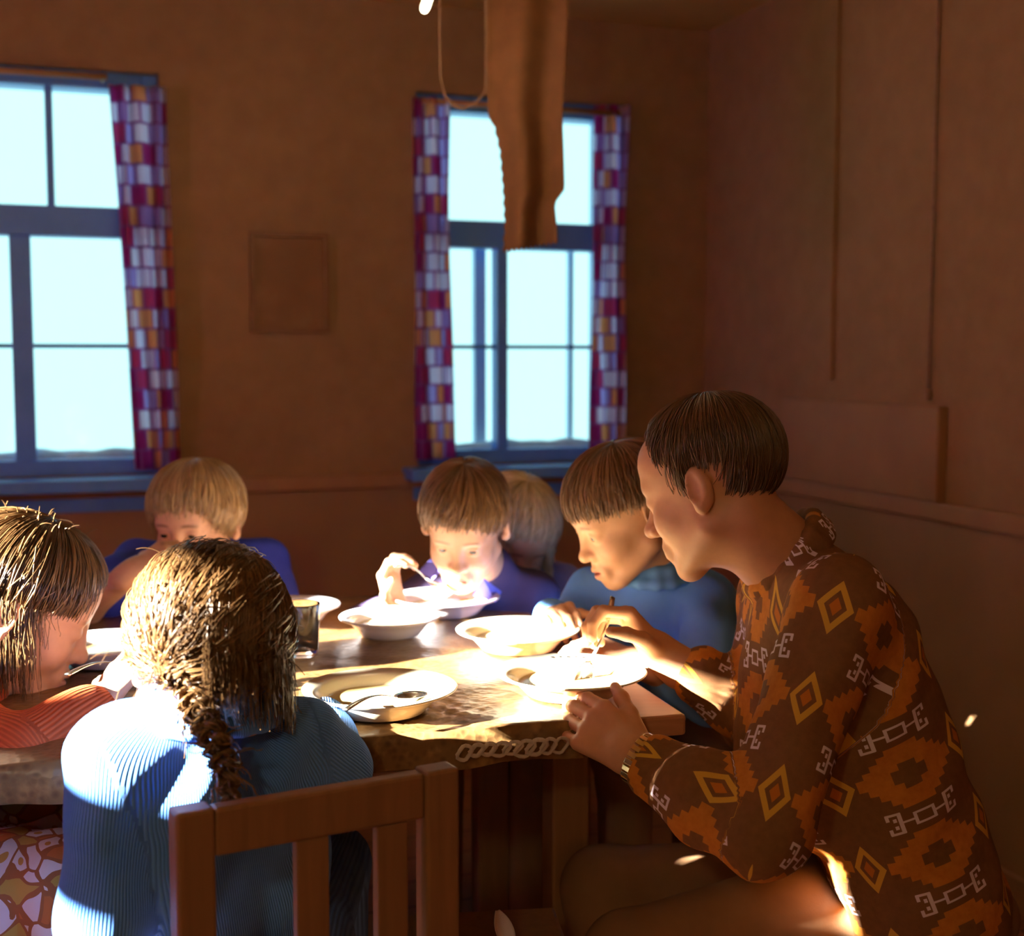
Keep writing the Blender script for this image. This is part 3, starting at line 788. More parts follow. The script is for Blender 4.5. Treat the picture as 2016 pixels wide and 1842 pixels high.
# ------------------------------------------------------------------ seats
def chair():
    A = W(345, 1603, 1.295); B = W(905, 1512, 1.445); A[2] = B[2] = (A[2] + B[2]) / 2
    ax = unit((B - A) * (1, 1, 0)); ay = np.array([-ax[1], ax[0], 0]); wid = np.linalg.norm((B - A)[:2]); top = A[2]
    T = lambda a, b, z: np.array([A[0], A[1], 0]) + ax * a + ay * (b + 0.10 * max(0, .45 - z) * 0) + np.array([0, 0, z])
    t = thing('wooden_chair', 'dark wooden slat-back chair the girl with the braid sits on', 'chair', T(wid / 2, .2, 0))
    pw = 0.040; zs = 0.435
    for a in (0, wid - pw):
        mb = MB(); mb.box((a, 0, 0), (a + pw, .032, top), T); mb.build('back_post', 'dark_wood', t, bevel=0.004)
    mb = MB(); mb.box((pw, .004, top - .052), (wid - pw, .026, top - .002), T); mb.build('top_rail', 'dark_wood', t, bevel=0.004)
    mb = MB(); mb.box((pw, .004, zs + .06), (wid - pw, .026, zs + .10), T); mb.build('lower_rail', 'dark_wood', t, bevel=0.003)
    for fr in (0.405, 0.695):
        mb = MB(); mb.box((wid * fr, .007, zs + .10), (wid * fr + .036, .022, top - .052), T); mb.build('slat', 'dark_wood', t, bevel=0.002)
    mb = MB(); mb.box((-.012, .03, zs - .022), (wid + .012, .36, zs), T); mb.build('seat', 'dark_wood', t, bevel=0.006)
    for a in (0, wid - pw):
        mb = MB(); mb.box((a, .31, 0), (a + pw, .35, zs - .022), T); mb.build('leg', 'dark_wood', t, bevel=0.004)
        mb = MB(); mb.box((a + .01, .032, .18), (a + .03, .31, .21), T); mb.build('stretcher', 'dark_wood', t, bevel=0.003)
    return T, wid
CT, CW = chair()
def stool(c, w, d, h, yaw, label, name='stool', cat='stool', mat='bench'):
    ca, sa = math.cos(yaw), math.sin(yaw)
    T = lambda a, b, z: np.array([c[0] + a * ca - b * sa, c[1] + a * sa + b * ca, z])
    t = thing(name, label, cat, (c[0], c[1], 0))
    mb = MB(); mb.box((-w / 2, -d / 2, h - .032), (w / 2, d / 2, h), T); mb.build('seat', mat, t, bevel=0.006)
    for a in (-w / 2 + .05, w / 2 - .05):
        for b in (-d / 2 + .04, d / 2 - .04):
            mb = MB(); mb.box((a - .02, b - .02, 0), (a + .02, b + .02, h - .032), T); mb.build('leg', mat, t, bevel=0.003)
        mb = MB(); mb.box((a - .012, -d / 2 + .06, .14), (a + .012, d / 2 - .06, .17), T); mb.build('stretcher', mat, t)

# ------------------------------------------------------------------ people
class Person:
    def __init__(s, label, base, group='people eating at the table'):
        s.t = thing('person', label, 'person', (base[0], base[1], 0), group)
        s.fine = SDF(); s.core = SDF()
        s.heads = []
    def head(s, C, f, sc=1.0, roll=0.0, eyes='open', child=True, gaze=(0, 1, 0), mouth=0.0, male=False):
        R = basis(f, roll); S = s.fine; L = lambda x, y, z: C + R @ (sc * np.array([x, y, z], float))
        s.C, s.R, s.sc, s.L = C, R, sc, L
        ck = 1.06 if child else 1.0
        S.ell(L(0, -.012, .035), sc * np.array([.074 * ck, .094, .083]), R, .01)
        S.ell(L(0, .030, -.030), sc * np.array([.060, .062, .078 if not child else .072]), R, .03)
        S.ell(L(0, .055, .050), sc * np.array([.052, .036, .040]), R, .03)                       # forehead
        for x in (-1, 1):
            S.ell(L(.036 * x, .058, -.030), sc * np.array([.022, .024, .024]), R, .022)           # cheek
            S.cone(L(.058 * x, .000, -.055), L(.022 * x, .066, -.094), .016 * sc, .013 * sc, .025)   # jaw
        zc = -.102 if not child else -.096
        S.ball(L(0, .076, zc), .0165 * sc, .025)                                                  # chin
        S.cone(L(-.036, .074, .022), L(.036, .074, .022), .011 * sc, .011 * sc, .018)             # brow
        for x in (-1, 1): S.ell(L(.031 * x, .101, .004), sc * np.array([.017, .017, .0125]), R, .012, True)
        nt = (.119, -.032) if not child else (.110, -.030)
        S.cone(L(0, .087, .012), L(0, nt[0] - .008, nt[1] + .004), .0068 * sc, .0085 * sc, .012)
        S.ball(L(0, nt[0] - .005, nt[1]), .0108 * sc, .008)
        for x in (-1, 1): S.ball(L(.0118 * x, nt[0] - .017, nt[1] - .004), .0078 * sc, .008)
        # lips with a slit between them
        S.ell(L(0, .088, -.066), sc * np.array([.026, .012, .020]), R, .014)
        S.cone(L(-.018, .090, -.0625), L(0, .0985, -.0600), .0036 * sc, .0056 * sc, .006); S.cone(L(.018, .090, -.0625), L(0, .0985, -.0600), .0036 * sc, .0056 * sc, .006)
        S.cone(L(-.015, .090, -.0715), L(0, .0965, -.0735), .0040 * sc, .0066 * sc, .006); S.cone(L(.015, .090, -.0715), L(0, .0965, -.0735), .0040 * sc, .0066 * sc, .006)
        S.ell(L(0, .102, -.0668 - mouth / 2), sc * np.array([.020, .010, .0022 + mouth]), R, .003, True)
        for x in (-1, 1):                                                                         # ears
            e = L(.074 * ck * x, -.012, -.008)
            a = math.radians(28) * x; Re = R @ np.array([[math.cos(a), math.sin(a), 0], [-math.sin(a), math.cos(a), 0], [0, 0, 1]])
            S.ell(L(.079 * ck * x, -.016, -.003), sc * np.array([.0085, .0185, .031]), Re, .006)
            S.ell(L(.0885 * ck * x, -.012, .001), sc * np.array([.0085, .0115, .020]), Re, .005, True)
            S.ball(L(.077 * ck * x, -.008, -.029), .0075 * sc, .008)
        # eyelids and eyeballs
        for x in (-1, 1):
            ec = L(.0305 * x, .0755, .003)
            S.ball(ec, .0150 * sc, .006)
            if eyes == 'open':
                S.ell(L(.0305 * x, .0920, .0015), sc * np.array([.0125, .0085, .0046]), R, .002, True)
            elif eyes == 'down':
                S.ell(L(.0305 * x, .0915, -.0040), sc * np.array([.0120, .0075, .0024]), R, .002, True)
            s.eye(ec, .0132 * sc, R, gaze)
        s.heads.append((C, R, sc))
    def eye(s, c, r, R, gaze):
        g = unit(R @ np.array(gaze, float)); x = unit(np.cross(g, (0, .1, 1))); y = np.cross(g, x); n, m = 16, 14; P, Fc, mi = [], [], []
        for i in range(m + 1):
            th = math.pi * i / m
            for k in range(n):
                a = 2 * math.pi * k / n; P.append(c + r * (g * math.cos(th) + math.sin(th) * (x * math.cos(a) + y * math.sin(a))))
        Fc = [(i * n + k, i * n + (k + 1) % n, (i + 1) * n + (k + 1) % n, (i + 1) * n + k) for i in range(m) for k in range(n)]
        o = mesh_obj('eye', P, Fc, ['eyewhite', 'iris'], s.t)
        o.data.polygons.foreach_set('material_index', np.array([1 if i < 3 else 0 for i in range(m) for k in range(n)], np.int32))
    def neck(s, base, r=.045):
        s.fine.cone(s.L(0, -.022, -.055), base, r * 1.02, r * 1.12, .03)
        s.nb = np.asarray(base)
    def hand(s, wrist, d, pn, th, sc=1.0, curl=(.5, .5, .5, .5), tcurl=.4, wr=.024, spread=.0, tdir=(.62, .72, .25)):
        """d: along the hand, pn: out of the palm, th: towards the thumb"""
        S = s.fine; d = unit(d); pn = unit(np.asarray(pn, float) - d * (np.asarray(pn, float) @ d)); t = np.cross(d, pn)
        if t @ np.asarray(th, float) < 0: t = -t
        H = lambda a, b, c: wrist + sc * (d * a + t * b + pn * c)
        S.cone(H(-.03, 0, 0), H(.02, 0, 0), wr * sc, .024 * sc, .02)
        for i in range(4):
            b = .030 - .020 * i
            S.cone(H(.015, b * .55, 0), H(.086 - .004 * abs(i - 1), b, -.002), .0135 * sc, .0108 * sc, .012)
        S.ell(H(.045, .012, .008), sc * np.array([.034, .028, .013]), np.stack([d, t, pn], 1), .012)
        Ls = ((.041, .026, .021), (.045, .029, .022), (.042, .027, .021), (.033, .021, .019))
        for i in range(4):
            b = .030 - .020 * i; p = H(.086 - .004 * abs(i - 1), b, -.002); a = 0; r = (.0094, .0096, .0092, .0082)[i] * sc
            sd_ = spread * (1.5 - i)
            for j, l in enumerate(Ls[i]):
                a += curl[i] * (0.85, 1.15, .75)[j]
                q = p + sc * l * (math.cos(a) * (d * math.cos(sd_) + t * math.sin(sd_)) + math.sin(a) * pn)
                S.cone(p, q, r, r * .90, .004); p = q; r *= .92
        p = H(.018, .026, .006); a = 0
        dv = unit(d * tdir[0] + t * tdir[1] + pn * tdir[2])
        for j, l in enumerate((.040, .033, .026)):
            dv2 = unit(dv * math.cos(a) + unit(pn * .8 + d * .5 - t * .35) * math.sin(a)); q = p + sc * l * dv2
            S.cone(p, q, (.0135, .0108, .0098)[j] * sc, (.011, .0100, .0078)[j] * sc, .006); p = q; a += tcurl
    def arm_skin(s, a, b, c, ra=.035, rb=.030, rc=.022, fine=False):
        S = s.fine if fine else s.core
        S.cone(a, b, ra, rb, .02); (s.fine if fine else s.core).cone(b, c, rb, rc, .02)
    def finish(s, mat, tint=True):
        v1, f1 = s.fine.mesh(0.0027); v, f = v1, f1
        if s.core.p:
            v2, f2 = s.core.mesh(0.009); v = np.concatenate([v1, v2]); f = np.concatenate([f1, f2 + len(v1)])
        t = np.zeros(len(v), np.float32); br = t.copy()
        for C, R, sc in s.heads:
            l = ((v - C) @ R) / sc
            lip = np.exp(-((l[:, 0] / .019) ** 4)) * np.exp(-(((l[:, 2] + .067) / .0095) ** 4)) * (l[:, 1] > .078)
            ck = .35 * np.exp(-(((np.abs(l[:, 0]) - .040) / .018) ** 2) - ((l[:, 2] + .035) / .018) ** 2) * (l[:, 1] > .03)
            t = np.maximum(t, np.maximum(lip * .75, ck * .6))
            ax_ = np.abs(l[:, 0]); zb = .0255 - 6.5 * (ax_ - .028) ** 2
            br = np.maximum(br, .75 * np.exp(-((l[:, 2] - zb) / .0036) ** 4) * np.exp(-((ax_ - .030) / .0165) ** 6) * (l[:, 1] > .05))
        return mesh_obj('body', v, f, mat, s.t, attrs={'tint': t, 'brow': br})
    def garment(s, S, name, mat, h=.0055, pat=None, label=None):
        v, f = S.mesh(h)
        o = mesh_obj(name, v, f, mat, s.t, attrs={'pat': pat(v)} if pat is not None else None)
        if label: o['label'] = label
        return o
    def legs(s, hip, knees, ankles, mat, r=(.075, .055, .042), name='trousers', shoes=True, fwd=None):
        S = SDF(); hip = np.asarray(hip, float)
        side = unit(np.cross(np.asarray(knees[0]) - hip, (0, 0, 1))) * .07
        S.ell(hip, (.14, .13, .075), None, .03)
        for k, (kn, an) in enumerate(zip(knees, ankles)):
            sg = side if (np.asarray(kn) - hip) @ side > 0 else -side
            S.cone(hip + sg, kn, r[0], r[1], .03); S.cone(kn, an, r[1], r[2], .02)
            if shoes:
                fw = unit((np.asarray(kn) - hip) * (1, 1, 0)); B = SDF(); an = np.asarray(an)
                B.cone((an[0], an[1], .04), V(an[0], an[1], .035) + fw * .13, .038, .032, .02); B.cone((an[0], an[1], .10), (an[0], an[1], .045), .04, .04, .02)
                B.ell(V(an[0], an[1], -.03) + fw * .06, (.2, .2, .031), None, .004, True)
                v, f = B.mesh(.008); mesh_obj('shoe', v, f, 'shoe', s.t)
        v, f = S.mesh(.010); mesh_obj(name, v, f, mat, s.t, attrs={'pat': v[:, [0, 2, 1]]})
        # the skin of hips and legs under the cloth
        s.core.ell(hip, (.11, .10, .07), None, .03)
        for kn, an in zip(knees, ankles):
            sg = side if (np.asarray(kn) - hip) @ side > 0 else -side
            s.core.cone(hip + sg, kn, r[0] * .8, r[1] * .78, .03); s.core.cone(kn, an, r[1] * .78, r[2] * .75, .02)

M['eyewhite'] = mottled('eye_white', (0.62, 0.55, 0.5), (0.68, 0.6, 0.55), 30, 0.15, 0.5, 0)
M['iris'] = mottled('dark_iris', (0.02, 0.015, 0.012), (0.05, 0.035, 0.025), 60, 0.1, 0.6, 0)

def folds(amp, a=1.0, seed=0):
    r_ = np.random.default_rng(seed); K = r_.normal(size=(5, 3)) * 42 * a; ph = r_.random(5) * 6
    def f(P):
        d = 0
        w = P + 0.012 * np.sin(P[:, [1, 2, 0]] * 30)
        for k, p in zip(K, ph): d = d + np.sin(w @ k + p)
        return (amp * d / 2.2).astype(np.float32)
    return f

# ------------------------------------------------------------------ hair
def strands_mesh(lines, width, n=3, tints=None, taper=True):
    Vs, Fs, Ts, b = [], [], [], 0
    for i, L in enumerate(lines):
        L = np.asarray(L); m = len(L); g = np.linspace(0, 1, m)
        r = width * (0.55 + .45 * np.sin(np.clip(g * 1.15 + .12, 0, 1) * math.pi)) if taper else np.full(m, width)
        r = r * (0.7 + .6 * ((i * 37) % 11) / 10)
        v, f = tube_arrays(L, r, n); Vs.append(v); Fs.append(f + b); b += len(v)
        tt = ((i * 7919) % 101) / 100 if tints is None else tints[i]
        Ts.append(np.full(len(v), tt))
    return np.concatenate(Vs), np.concatenate(Fs), np.concatenate(Ts)
HC = np.array([0, -.012, .035]); HRAD = np.array([.078, .099, .088])
def skull_pt(th, ph, off, pole_tilt=.25):
    """point on the skull: ph from the whorl, th around it (0 = face)"""
    d = np.array([math.sin(ph) * math.sin(th), math.sin(ph) * math.cos(th), math.cos(ph)])
    c, s = math.cos(pole_tilt), math.sin(pole_tilt)
    d = np.array([d[0], d[1] * c - d[2] * s, d[1] * s + d[2] * c])
    return HC + d * (HRAD + off)
def hair_cap(P, hairline, off=.004, tilt=.25, jitter=0):
    n, m = 64, 26; Pn, Fc = [], []
    for i in range(m + 1):
        for k in range(n):
            th = 2 * math.pi * k / n - math.pi; Pn.append(P.L(*skull_pt(th, hairline(th) * i / m + 1e-4, off - (.006 if i == m else 0), tilt)))
    Fc = np.array([(i * n + k, i * n + (k + 1) % n, (i + 1) * n + (k + 1) % n, (i + 1) * n + k) for i in range(m) for k in range(n)])
    return np.array(Pn), Fc[:, ::-1]
def make_hair(P, hairline, mat, N=900, width=.0016, layer=.010, hang=None, tilt=.25, seg=12, seed=1, jag=.10, lift=.004, sway=None, extra=None, tuck=.25):
    r_ = np.random.default_rng(seed); lines = []
    for i in range(N):
        th = r_.uniform(-math.pi, math.pi); e = hairline(th) * (1 + r_.normal() * jag * .5); st = r_.uniform(0, .75) ** .8 * e * (r_.random() < .75)
        of = lift + layer * r_.random(); tw = r_.normal() * .10; L = []
        for g in np.linspace(0, 1, seg):
            ph = st + (e - st) * g; L.append(P.L(*skull_pt(th + tw * g + (sway(th) * g if sway else 0), ph, of * (.35 + .65 * math.sin(min(1, ph / 1.2) * math.pi / 2)) * (1 - tuck * g ** 4) + .002 * (1 - tuck * g ** 4), tilt)))
        if hang is not None:
            ln = hang(th, r_)
            if ln > .01:
                p = L[-1]; dv = unit(L[-1] - L[-2])
                for g in np.linspace(0, 1, 9)[1:]:
                    dv = unit(dv * .55 + np.array([0, 0, -1]) * .45); p = p + dv * ln / 8 + r_.normal(size=3) * .0012; L.append(p)
        lines.append(L)
    cv, cf = hair_cap(P, hairline, .003, tilt)
    cf = cf + 0
    if extra: lines += extra
    v, f, t = strands_mesh(lines, width)
    v = np.concatenate([cv, v]); f = np.concatenate([cf, f + len(cv)]); t = np.concatenate([np.full(len(cv), .25), t])
    return mesh_obj('hair', v, f, mat, P.t, attrs={'tint': t})
def sm(x, a, b):
    x = min(1, max(0, (x - a) / (b - a))); return x * x * (3 - 2 * x)
rad = math.radians

def hl(front, side, back, fw=.7):
    def f(th):
        a = abs(th)
        if a < math.pi / 2: g = sm(a, fw * .55, fw * 1.35); return rad(front + (side - front) * g)
        return rad(side + (back - side) * sm(a, math.pi / 2, math.pi * .85))
    return f
def patfn(segs):
    """cloth coordinates: around and along the nearest limb or trunk segment"""
    def f(v):
        best = np.full(len(v), 9.0); out = np.zeros((len(v), 3))
        for a, b, r, off in segs:
            a, b = np.asarray(a, float), np.asarray(b, float); ab = b - a; L = np.linalg.norm(ab); ax = ab / L
            t = np.clip((v - a) @ ax, 0, L); o = v - a - t[:, None] * ax; d = np.linalg.norm(o, axis=1) - r
            ref = unit(np.array([0, -1, .0]) - ax * (-ax[1])); s_ = np.cross(ax, ref)
            an = np.arctan2(o @ s_, o @ ref); k = d < best
            tt = (v - a) @ ax
            out[k] = np.stack([an * r + off[0], tt + off[1], 0 * an], 1)[k]; best[k] = d[k]
        return out
    return f
def shirt_sdf(nb, sh, hip, arms, chest=.085, waist=.085, girdle=.045, amp=.002, seed=0, belly=None, collar_r=.05):
    """sh: two shoulders; arms: list of polylines [(point, radius), ...]"""
    S = SDF(); sh = [np.asarray(q, float) for q in sh]; hip = np.asarray(hip, float); mid = (sh[0] + sh[1]) / 2
    ax = unit(sh[1] - sh[0]); w = np.linalg.norm(sh[1] - sh[0])
    S.cone(sh[0], sh[1], girdle, girdle, .03)
    S.cone(nb, mid, collar_r, girdle * 1.1, .05)
    for k in (-1, 0, 1):
        a = mid + ax * k * w * .27 + (hip - mid) * .16; b = hip + ax * k * w * .22
        S.cone(a, b, chest, waist, .05)
    if belly is not None: S.ell(belly[0], belly[1], None, .05)
    for arm in arms:
        for (p, r), (q, r2) in zip(arm[:-1], arm[1:]): S.cone(p, q, r, r2, .028)
    if amp: S.disp = folds(amp, 1.0, seed)
    return S

# ---- the man on the right
def man():
    P = Person('dark-haired man in a folk-patterned brown and orange shirt bending over his plate', W(1650, 1500, 1.87))
    f = (-.78, .50, -.37)
    P.head(W(1402, 955, 1.86), f, 1.0, 0, 'down', False, (0, 1, -.6), male=True)
    nb = W(1545, 1105, 1.87); P.neck(nb, .056)
    shN, shF = W(1650, 1195, 1.72), W(1545, 1165, 2.04); hip = V(.60, 1.88, .43)
    elN, wrN = W(1505, 1640, 1.62), W(1250, 1488, 1.72); elF, wrF = W(1500, 1405, 1.95), W(1306, 1290, 1.97)
    P.core.cone(nb, hip, .045, .085, .03); P.core.cone(shN, shF, .045, .045, .03)
    P.arm_skin(shN, elN, wrN); P.arm_skin(shF, elF, wrF)
    P.fine.cone(elF + (wrF - elF) * .55, wrF, .034, .025, .02); P.fine.cone(elN + (wrN - elN) * .7, wrN, .031, .025, .02)
    P.hand(wrN, W(1125, 1400, 1.80) - wrN, (.05, .9, -.45), (-.1, -.1, 1), 1.0, (.35, .35, .4, .45), .12, .025, .0, (.88, .46, .10))
    P.hand(wrF, W(1210, 1190, 1.98) - wrF, (-.75, -.25, -.6), (-.4, -.6, .5), .98, (.85, .9, .95, .95), .35, .025)
    P.legs(hip, [V(.16, 1.74, .42), V(.14, 1.98, .42)], [V(.20, 1.74, .07), V(.16, 1.98, .07)], 'trousers', (.085, .062, .05))
    S = shirt_sdf(nb + V(.012, 0, -.01), (shN, shF), hip + V(-.01, 0, .03),
                  [[(shN, .062), (elN, .054), (elN + (wrN - elN) * .45, .053), (elN + (wrN - elN) * .82, .040)],
                   [(shF, .060), (elF, .054), (elF + (wrF - elF) * .62, .046)]], .105, .110, .062, .0034, 5, (W(1590, 1450, 1.87), (.10, .13, .15)), .062)
    segs = [(hip, nb, .135, (.055, .017)), (elN, shN, .055, (.02, .02)), (wrN, elN, .05, (.03, .05)), (elF, shF, .055, (0, 0)), (wrF, elF, .05, (0, .03))]
    SH = P.garment(S, 'shirt', 'folk', .0050, patfn(segs), 'dark brown shirt with stepped orange diamonds and white key motifs')
    # turned-down collar
    Cc = SDF(); ax = unit(nb - W(1470, 1020, 1.86)); e1 = unit(np.cross(ax, (0, 1, 0))); e2 = np.cross(ax, e1)
    pts = [nb + V(-.004, 0, .012) + e1 * .066 * math.cos(a) + e2 * .062 * math.sin(a) - ax * (.010 * math.cos(a)) for a in np.linspace(0, 2 * math.pi, 15)]
    for a, b in zip(pts[:-1], pts[1:]): Cc.cone(a, b, .011, .011, .012); Cc.cone(a + ax * .022, b + ax * .022, .012, .012, .015)
    v, fc = Cc.mesh(.0045); mesh_obj('collar', v, fc, 'folk', SH, attrs={'pat': patfn([(hip, nb, .135, (.055, .017))])(v)})
    P.finish('skin_man')
    # short dark hair, high receding temples
    def line(th):
        a = abs(th)
        if a < rad(40): return rad(72 - 14 * math.sin(a / rad(40) * math.pi))
        if a < rad(72): return rad(72 - 6 * math.exp(-((a - rad(46)) / .12) ** 2) + 15 * sm(a, rad(42), rad(66)))
        if a < rad(84): return rad(87 + 25 * sm(a, rad(72), rad(79)))
        if a < rad(118): return rad(112 - 20 * sm(a, rad(84), rad(92)))
        return rad(92 + 36 * sm(a, rad(116), rad(136)))
    make_hair(P, line, 'hair_dark', 2200, .0010, .008, None, .25, 12, 3, .10, .002, None, None, .95)
    # wrist watch
    ax = unit(wrN - elN); c = wrN - ax * .010; e1 = unit(np.cross(ax, (0, .2, 1))); e2 = np.cross(ax, e1)
    t = thing('wrist_watch', 'gold wrist watch on the man\'s near wrist', 'watch', c)
    for k in range(22):
        a = 2 * math.pi * k / 22; n_ = e1 * math.cos(a) + e2 * math.sin(a); tn = np.cross(ax, n_); q = c + n_ * .0335
        mb = MB(); mb.box((-.0075, -.0036, -.0012), (.0075, .0036, .0018), lambda x, y, z: q + ax * x + tn * y + n_ * z); mb.build('link', 'gold', t, bevel=.0006)
    q = c + e1 * .037; mb = MB(); mb.lathe([(0, -.004), (.014, -.004), (.0155, 0), (.013, .004), (0, .0042)], q, 24, np.stack([ax, e2, e1], 1)); mb.build('watch_case', 'gold', t, smooth=True)
    return P
man()
stool((.62, 1.89), .36, .34, .352, 0.1, 'low wooden stool under the man')

# ---- the boy in the light blue shirt
def blue_boy():
    P = Person('brown-haired boy in a light blue shirt looking down beside the man', W(1300, 1400, 2.55))
    P.head(W(1232, 1012, 2.26), (-.84, -.28, -.46), .94, 0, 'open', True, (-.1, 1, -.45))
    nb = W(1292, 1112, 2.32); P.neck(nb, .041)
    shR, shL = W(1168, 1180, 2.40), W(1392, 1185, 2.30); hip = V(.26, 2.62, .50)
    elL, wrL = W(1400, 1372, 2.14), W(1262, 1306, 2.10); elR, wrR = W(1120, 1250, 2.42), W(1085, 1215, 2.34)
    P.core.cone(nb, hip, .036, .07, .03); P.core.cone(shR, shL, .035, .035, .03)
    P.arm_skin(shL, elL, wrL, .03, .027, .02); P.arm_skin(shR, elR, wrR, .03, .027, .02)
    P.fine.cone(elL + (wrL - elL) * .3, wrL, .028, .021, .02)
    P.hand(wrL, W(1165, 1268, 2.12) - wrL, (-.1, .1, -1), (-.2, 1, .1), .82, (.35, .4, .42, .4), .25, .024)
    P.hand(wrR, W(1100, 1200, 2.26) - wrR, (.3, -.2, -.9), (1, .2, .3), .8, (.7, .7, .7, .7), .3, .024)
    P.legs(hip, [V(.20, 2.28, .50), V(.36, 2.30, .50)], [V(.20, 2.26, .07), V(.36, 2.28, .07)], 'trousers', (.065, .05, .042))
    S = shirt_sdf(nb, (shR, shL), hip + V(0, 0, .03), [[(shL, .052), (elL, .044), (elL + (wrL - elL) * .55, .038)], [(shR, .052), (elR, .044), (wrR, .034)]], .085, .085, .046, .0022, 8, None, .056)
    SH = P.garment(S, 'shirt', 'lightblue', .0052)
    Cc = SDF()
    for k in range(16):
        a0, a1 = 2 * math.pi * k / 16, 2 * math.pi * (k + 1) / 16
        q = lambda a: nb + V(.060 * math.cos(a) - .006, .056 * math.sin(a), .012 + .016 * math.sin(a))
        Cc.cone(q(a0), q(a1), .010, .010, .012); Cc.cone(q(a0) + V(.012 * math.cos(a0), .012 * math.sin(a0), -.02), q(a1) + V(.012 * math.cos(a1), .012 * math.sin(a1), -.02), .008, .008, .014)
    v, fc = Cc.mesh(.0045); mesh_obj('collar', v, fc, 'lightblue', SH)
    P.finish('skin')
    make_hair(P, hl(97, 95, 128, .95), 'hair_brown', 2000, .0013, .013, None, .25, 13, 5, .07, .005)
blue_boy()

# ---- the boy with the spoon
def spoon_boy():
    P = Person('brown-haired boy in a navy shirt lifting a spoon over his plate', W(930, 1400, 2.8))
    P.head(W(915, 1034, 2.50), (-.13, -.84, -.50), .93, .05, 'open', True, (0, 1, .25), .001)
    nb = W(958, 1122, 2.63); P.neck(nb, .041)
    shR, shL = W(850, 1170, 2.68), W(1052, 1175, 2.66); hip = V(-.06, 2.88, .50)
    elR, wrR = W(712, 1232, 2.60), W(776, 1192, 2.53); elL, wrL = W(1045, 1250, 2.60), W(985, 1225, 2.62)
    P.core.cone(nb, hip, .036, .07, .03); P.core.cone(shR, shL, .035, .035, .03)
    P.arm_skin(shR, elR, wrR, .03, .027, .02); P.arm_skin(shL, elL, wrL, .03, .027, .02)
    P.fine.cone(elR + (wrR - elR) * .5, wrR, .025, .020, .02)
    P.hand(wrR, V(-.13, -.10, 1), (.9, -.45, .1), (.3, -.9, .4), .82, (.75, .8, .85, .9), .45, .023)
    P.hand(wrL, V(-.6, -.3, .1), (0, -.2, -1), (-.3, -1, 0), .8, (.7, .7, .7, .7), .3, .023)
    P.legs(hip, [V(-.14, 2.52, .50), V(.03, 2.52, .50)], [V(-.14, 2.50, .07), V(.03, 2.50, .07)], 'trousers', (.062, .048, .04))
    S = shirt_sdf(nb, (shR, shL), hip + V(0, 0, .03), [[(shR, .048), (elR, .040), (elR + (wrR - elR) * .6, .034)], [(shL, .048), (elL, .040), (wrL, .03)]], .080, .080, .044, .002, 9, None, .052)
    SH = P.garment(S, 'shirt', 'navy', .0055)
    for pts in ([(868, 1078, 2.50), (824, 1124, 2.56), (852, 1142, 2.52), (872, 1120, 2.48)], [(952, 1138, 2.52), (930, 1172, 2.52), (976, 1186, 2.55), (988, 1165, 2.58)]):
        a = [W(*q) for q in pts]; n_ = np.array([0, .006, 0]); mb = MB(); mb.box8(a + [q + n_ for q in a]); o = mb.build('collar_flap', 'collar', SH, bevel=.002)
        o['label'] = 'violet blue shirt collar point'
    P.finish('skin')
    make_hair(P, hl(88, 102, 122, .8), 'hair_brown', 1900, .0013, .012, None, .25, 13, 6, .08, .004, lambda th: .25 * math.exp(-(th / .8) ** 2))
spoon_boy()
spoon(W(858, 1146, 2.47), W(776, 1114, 2.44), 'steel spoon raised in the fist of the boy in navy', s=.8)

# ---- the blond child at the far left of the table
def blond_child():
    P = Person('blond child with a bowl cut in a royal blue shirt, hand at mouth', W(390, 1400, 2.9))
    P.head(W(386, 1030, 2.60), (-.20, -.93, -.20), .94, 0, 'open', True, (0, 1, .12))
    nb = W(398, 1120, 2.70); P.neck(nb, .040)
    shR, shL = W(272, 1118, 2.72), W(520, 1110, 2.74); hip = V(-.62, 2.98, .50)
    elR, wrR = W(168, 1196, 2.46), W(262, 1125, 2.40); elL, wrL = W(560, 1230, 2.60), W(500, 1225, 2.50)
    P.core.cone(nb, hip, .036, .07, .03); P.core.cone(shR, shL, .035, .035, .03)
    P.fine.cone(shR + (elR - shR) * .4, elR, .032, .030, .02); P.fine.cone(elR, wrR, .031, .021, .02)
    P.arm_skin(shL, elL, wrL, .03, .027, .02)
    P.hand(wrR, W(318, 1090, 2.42) - wrR, (.5, .5, -.3), (.2, .3, .9), .80, (.6, .65, .7, .7), .35, .024)
    P.hand(wrL, V(-.5, -.5, 0), (0, 0, -1), (-.5, .5, 0), .8, (.5, .5, .5, .5), .3, .023)
    P.legs(hip, [V(-.70, 2.60, .50), V(-.53, 2.60, .50)], [V(-.70, 2.58, .07), V(-.53, 2.58, .07)], 'trousers', (.062, .048, .04))
    S = shirt_sdf(nb, (shR, shL), hip + V(0, 0, .03), [[(shR, .056), (shR + (elR - shR) * .72, .052)], [(shL, .050), (elL, .042)]], .082, .082, .046, .002, 12, None, .050)
    P.garment(S, 'shirt', 'royal', .0055)
    P.finish('skin')
    make_hair(P, hl(89, 116, 126, 1.0), 'hair_blond', 2200, .0014, .015, lambda th, r_: .012 * r_.random(), .25, 13, 7, .05, .006)
blond_child()

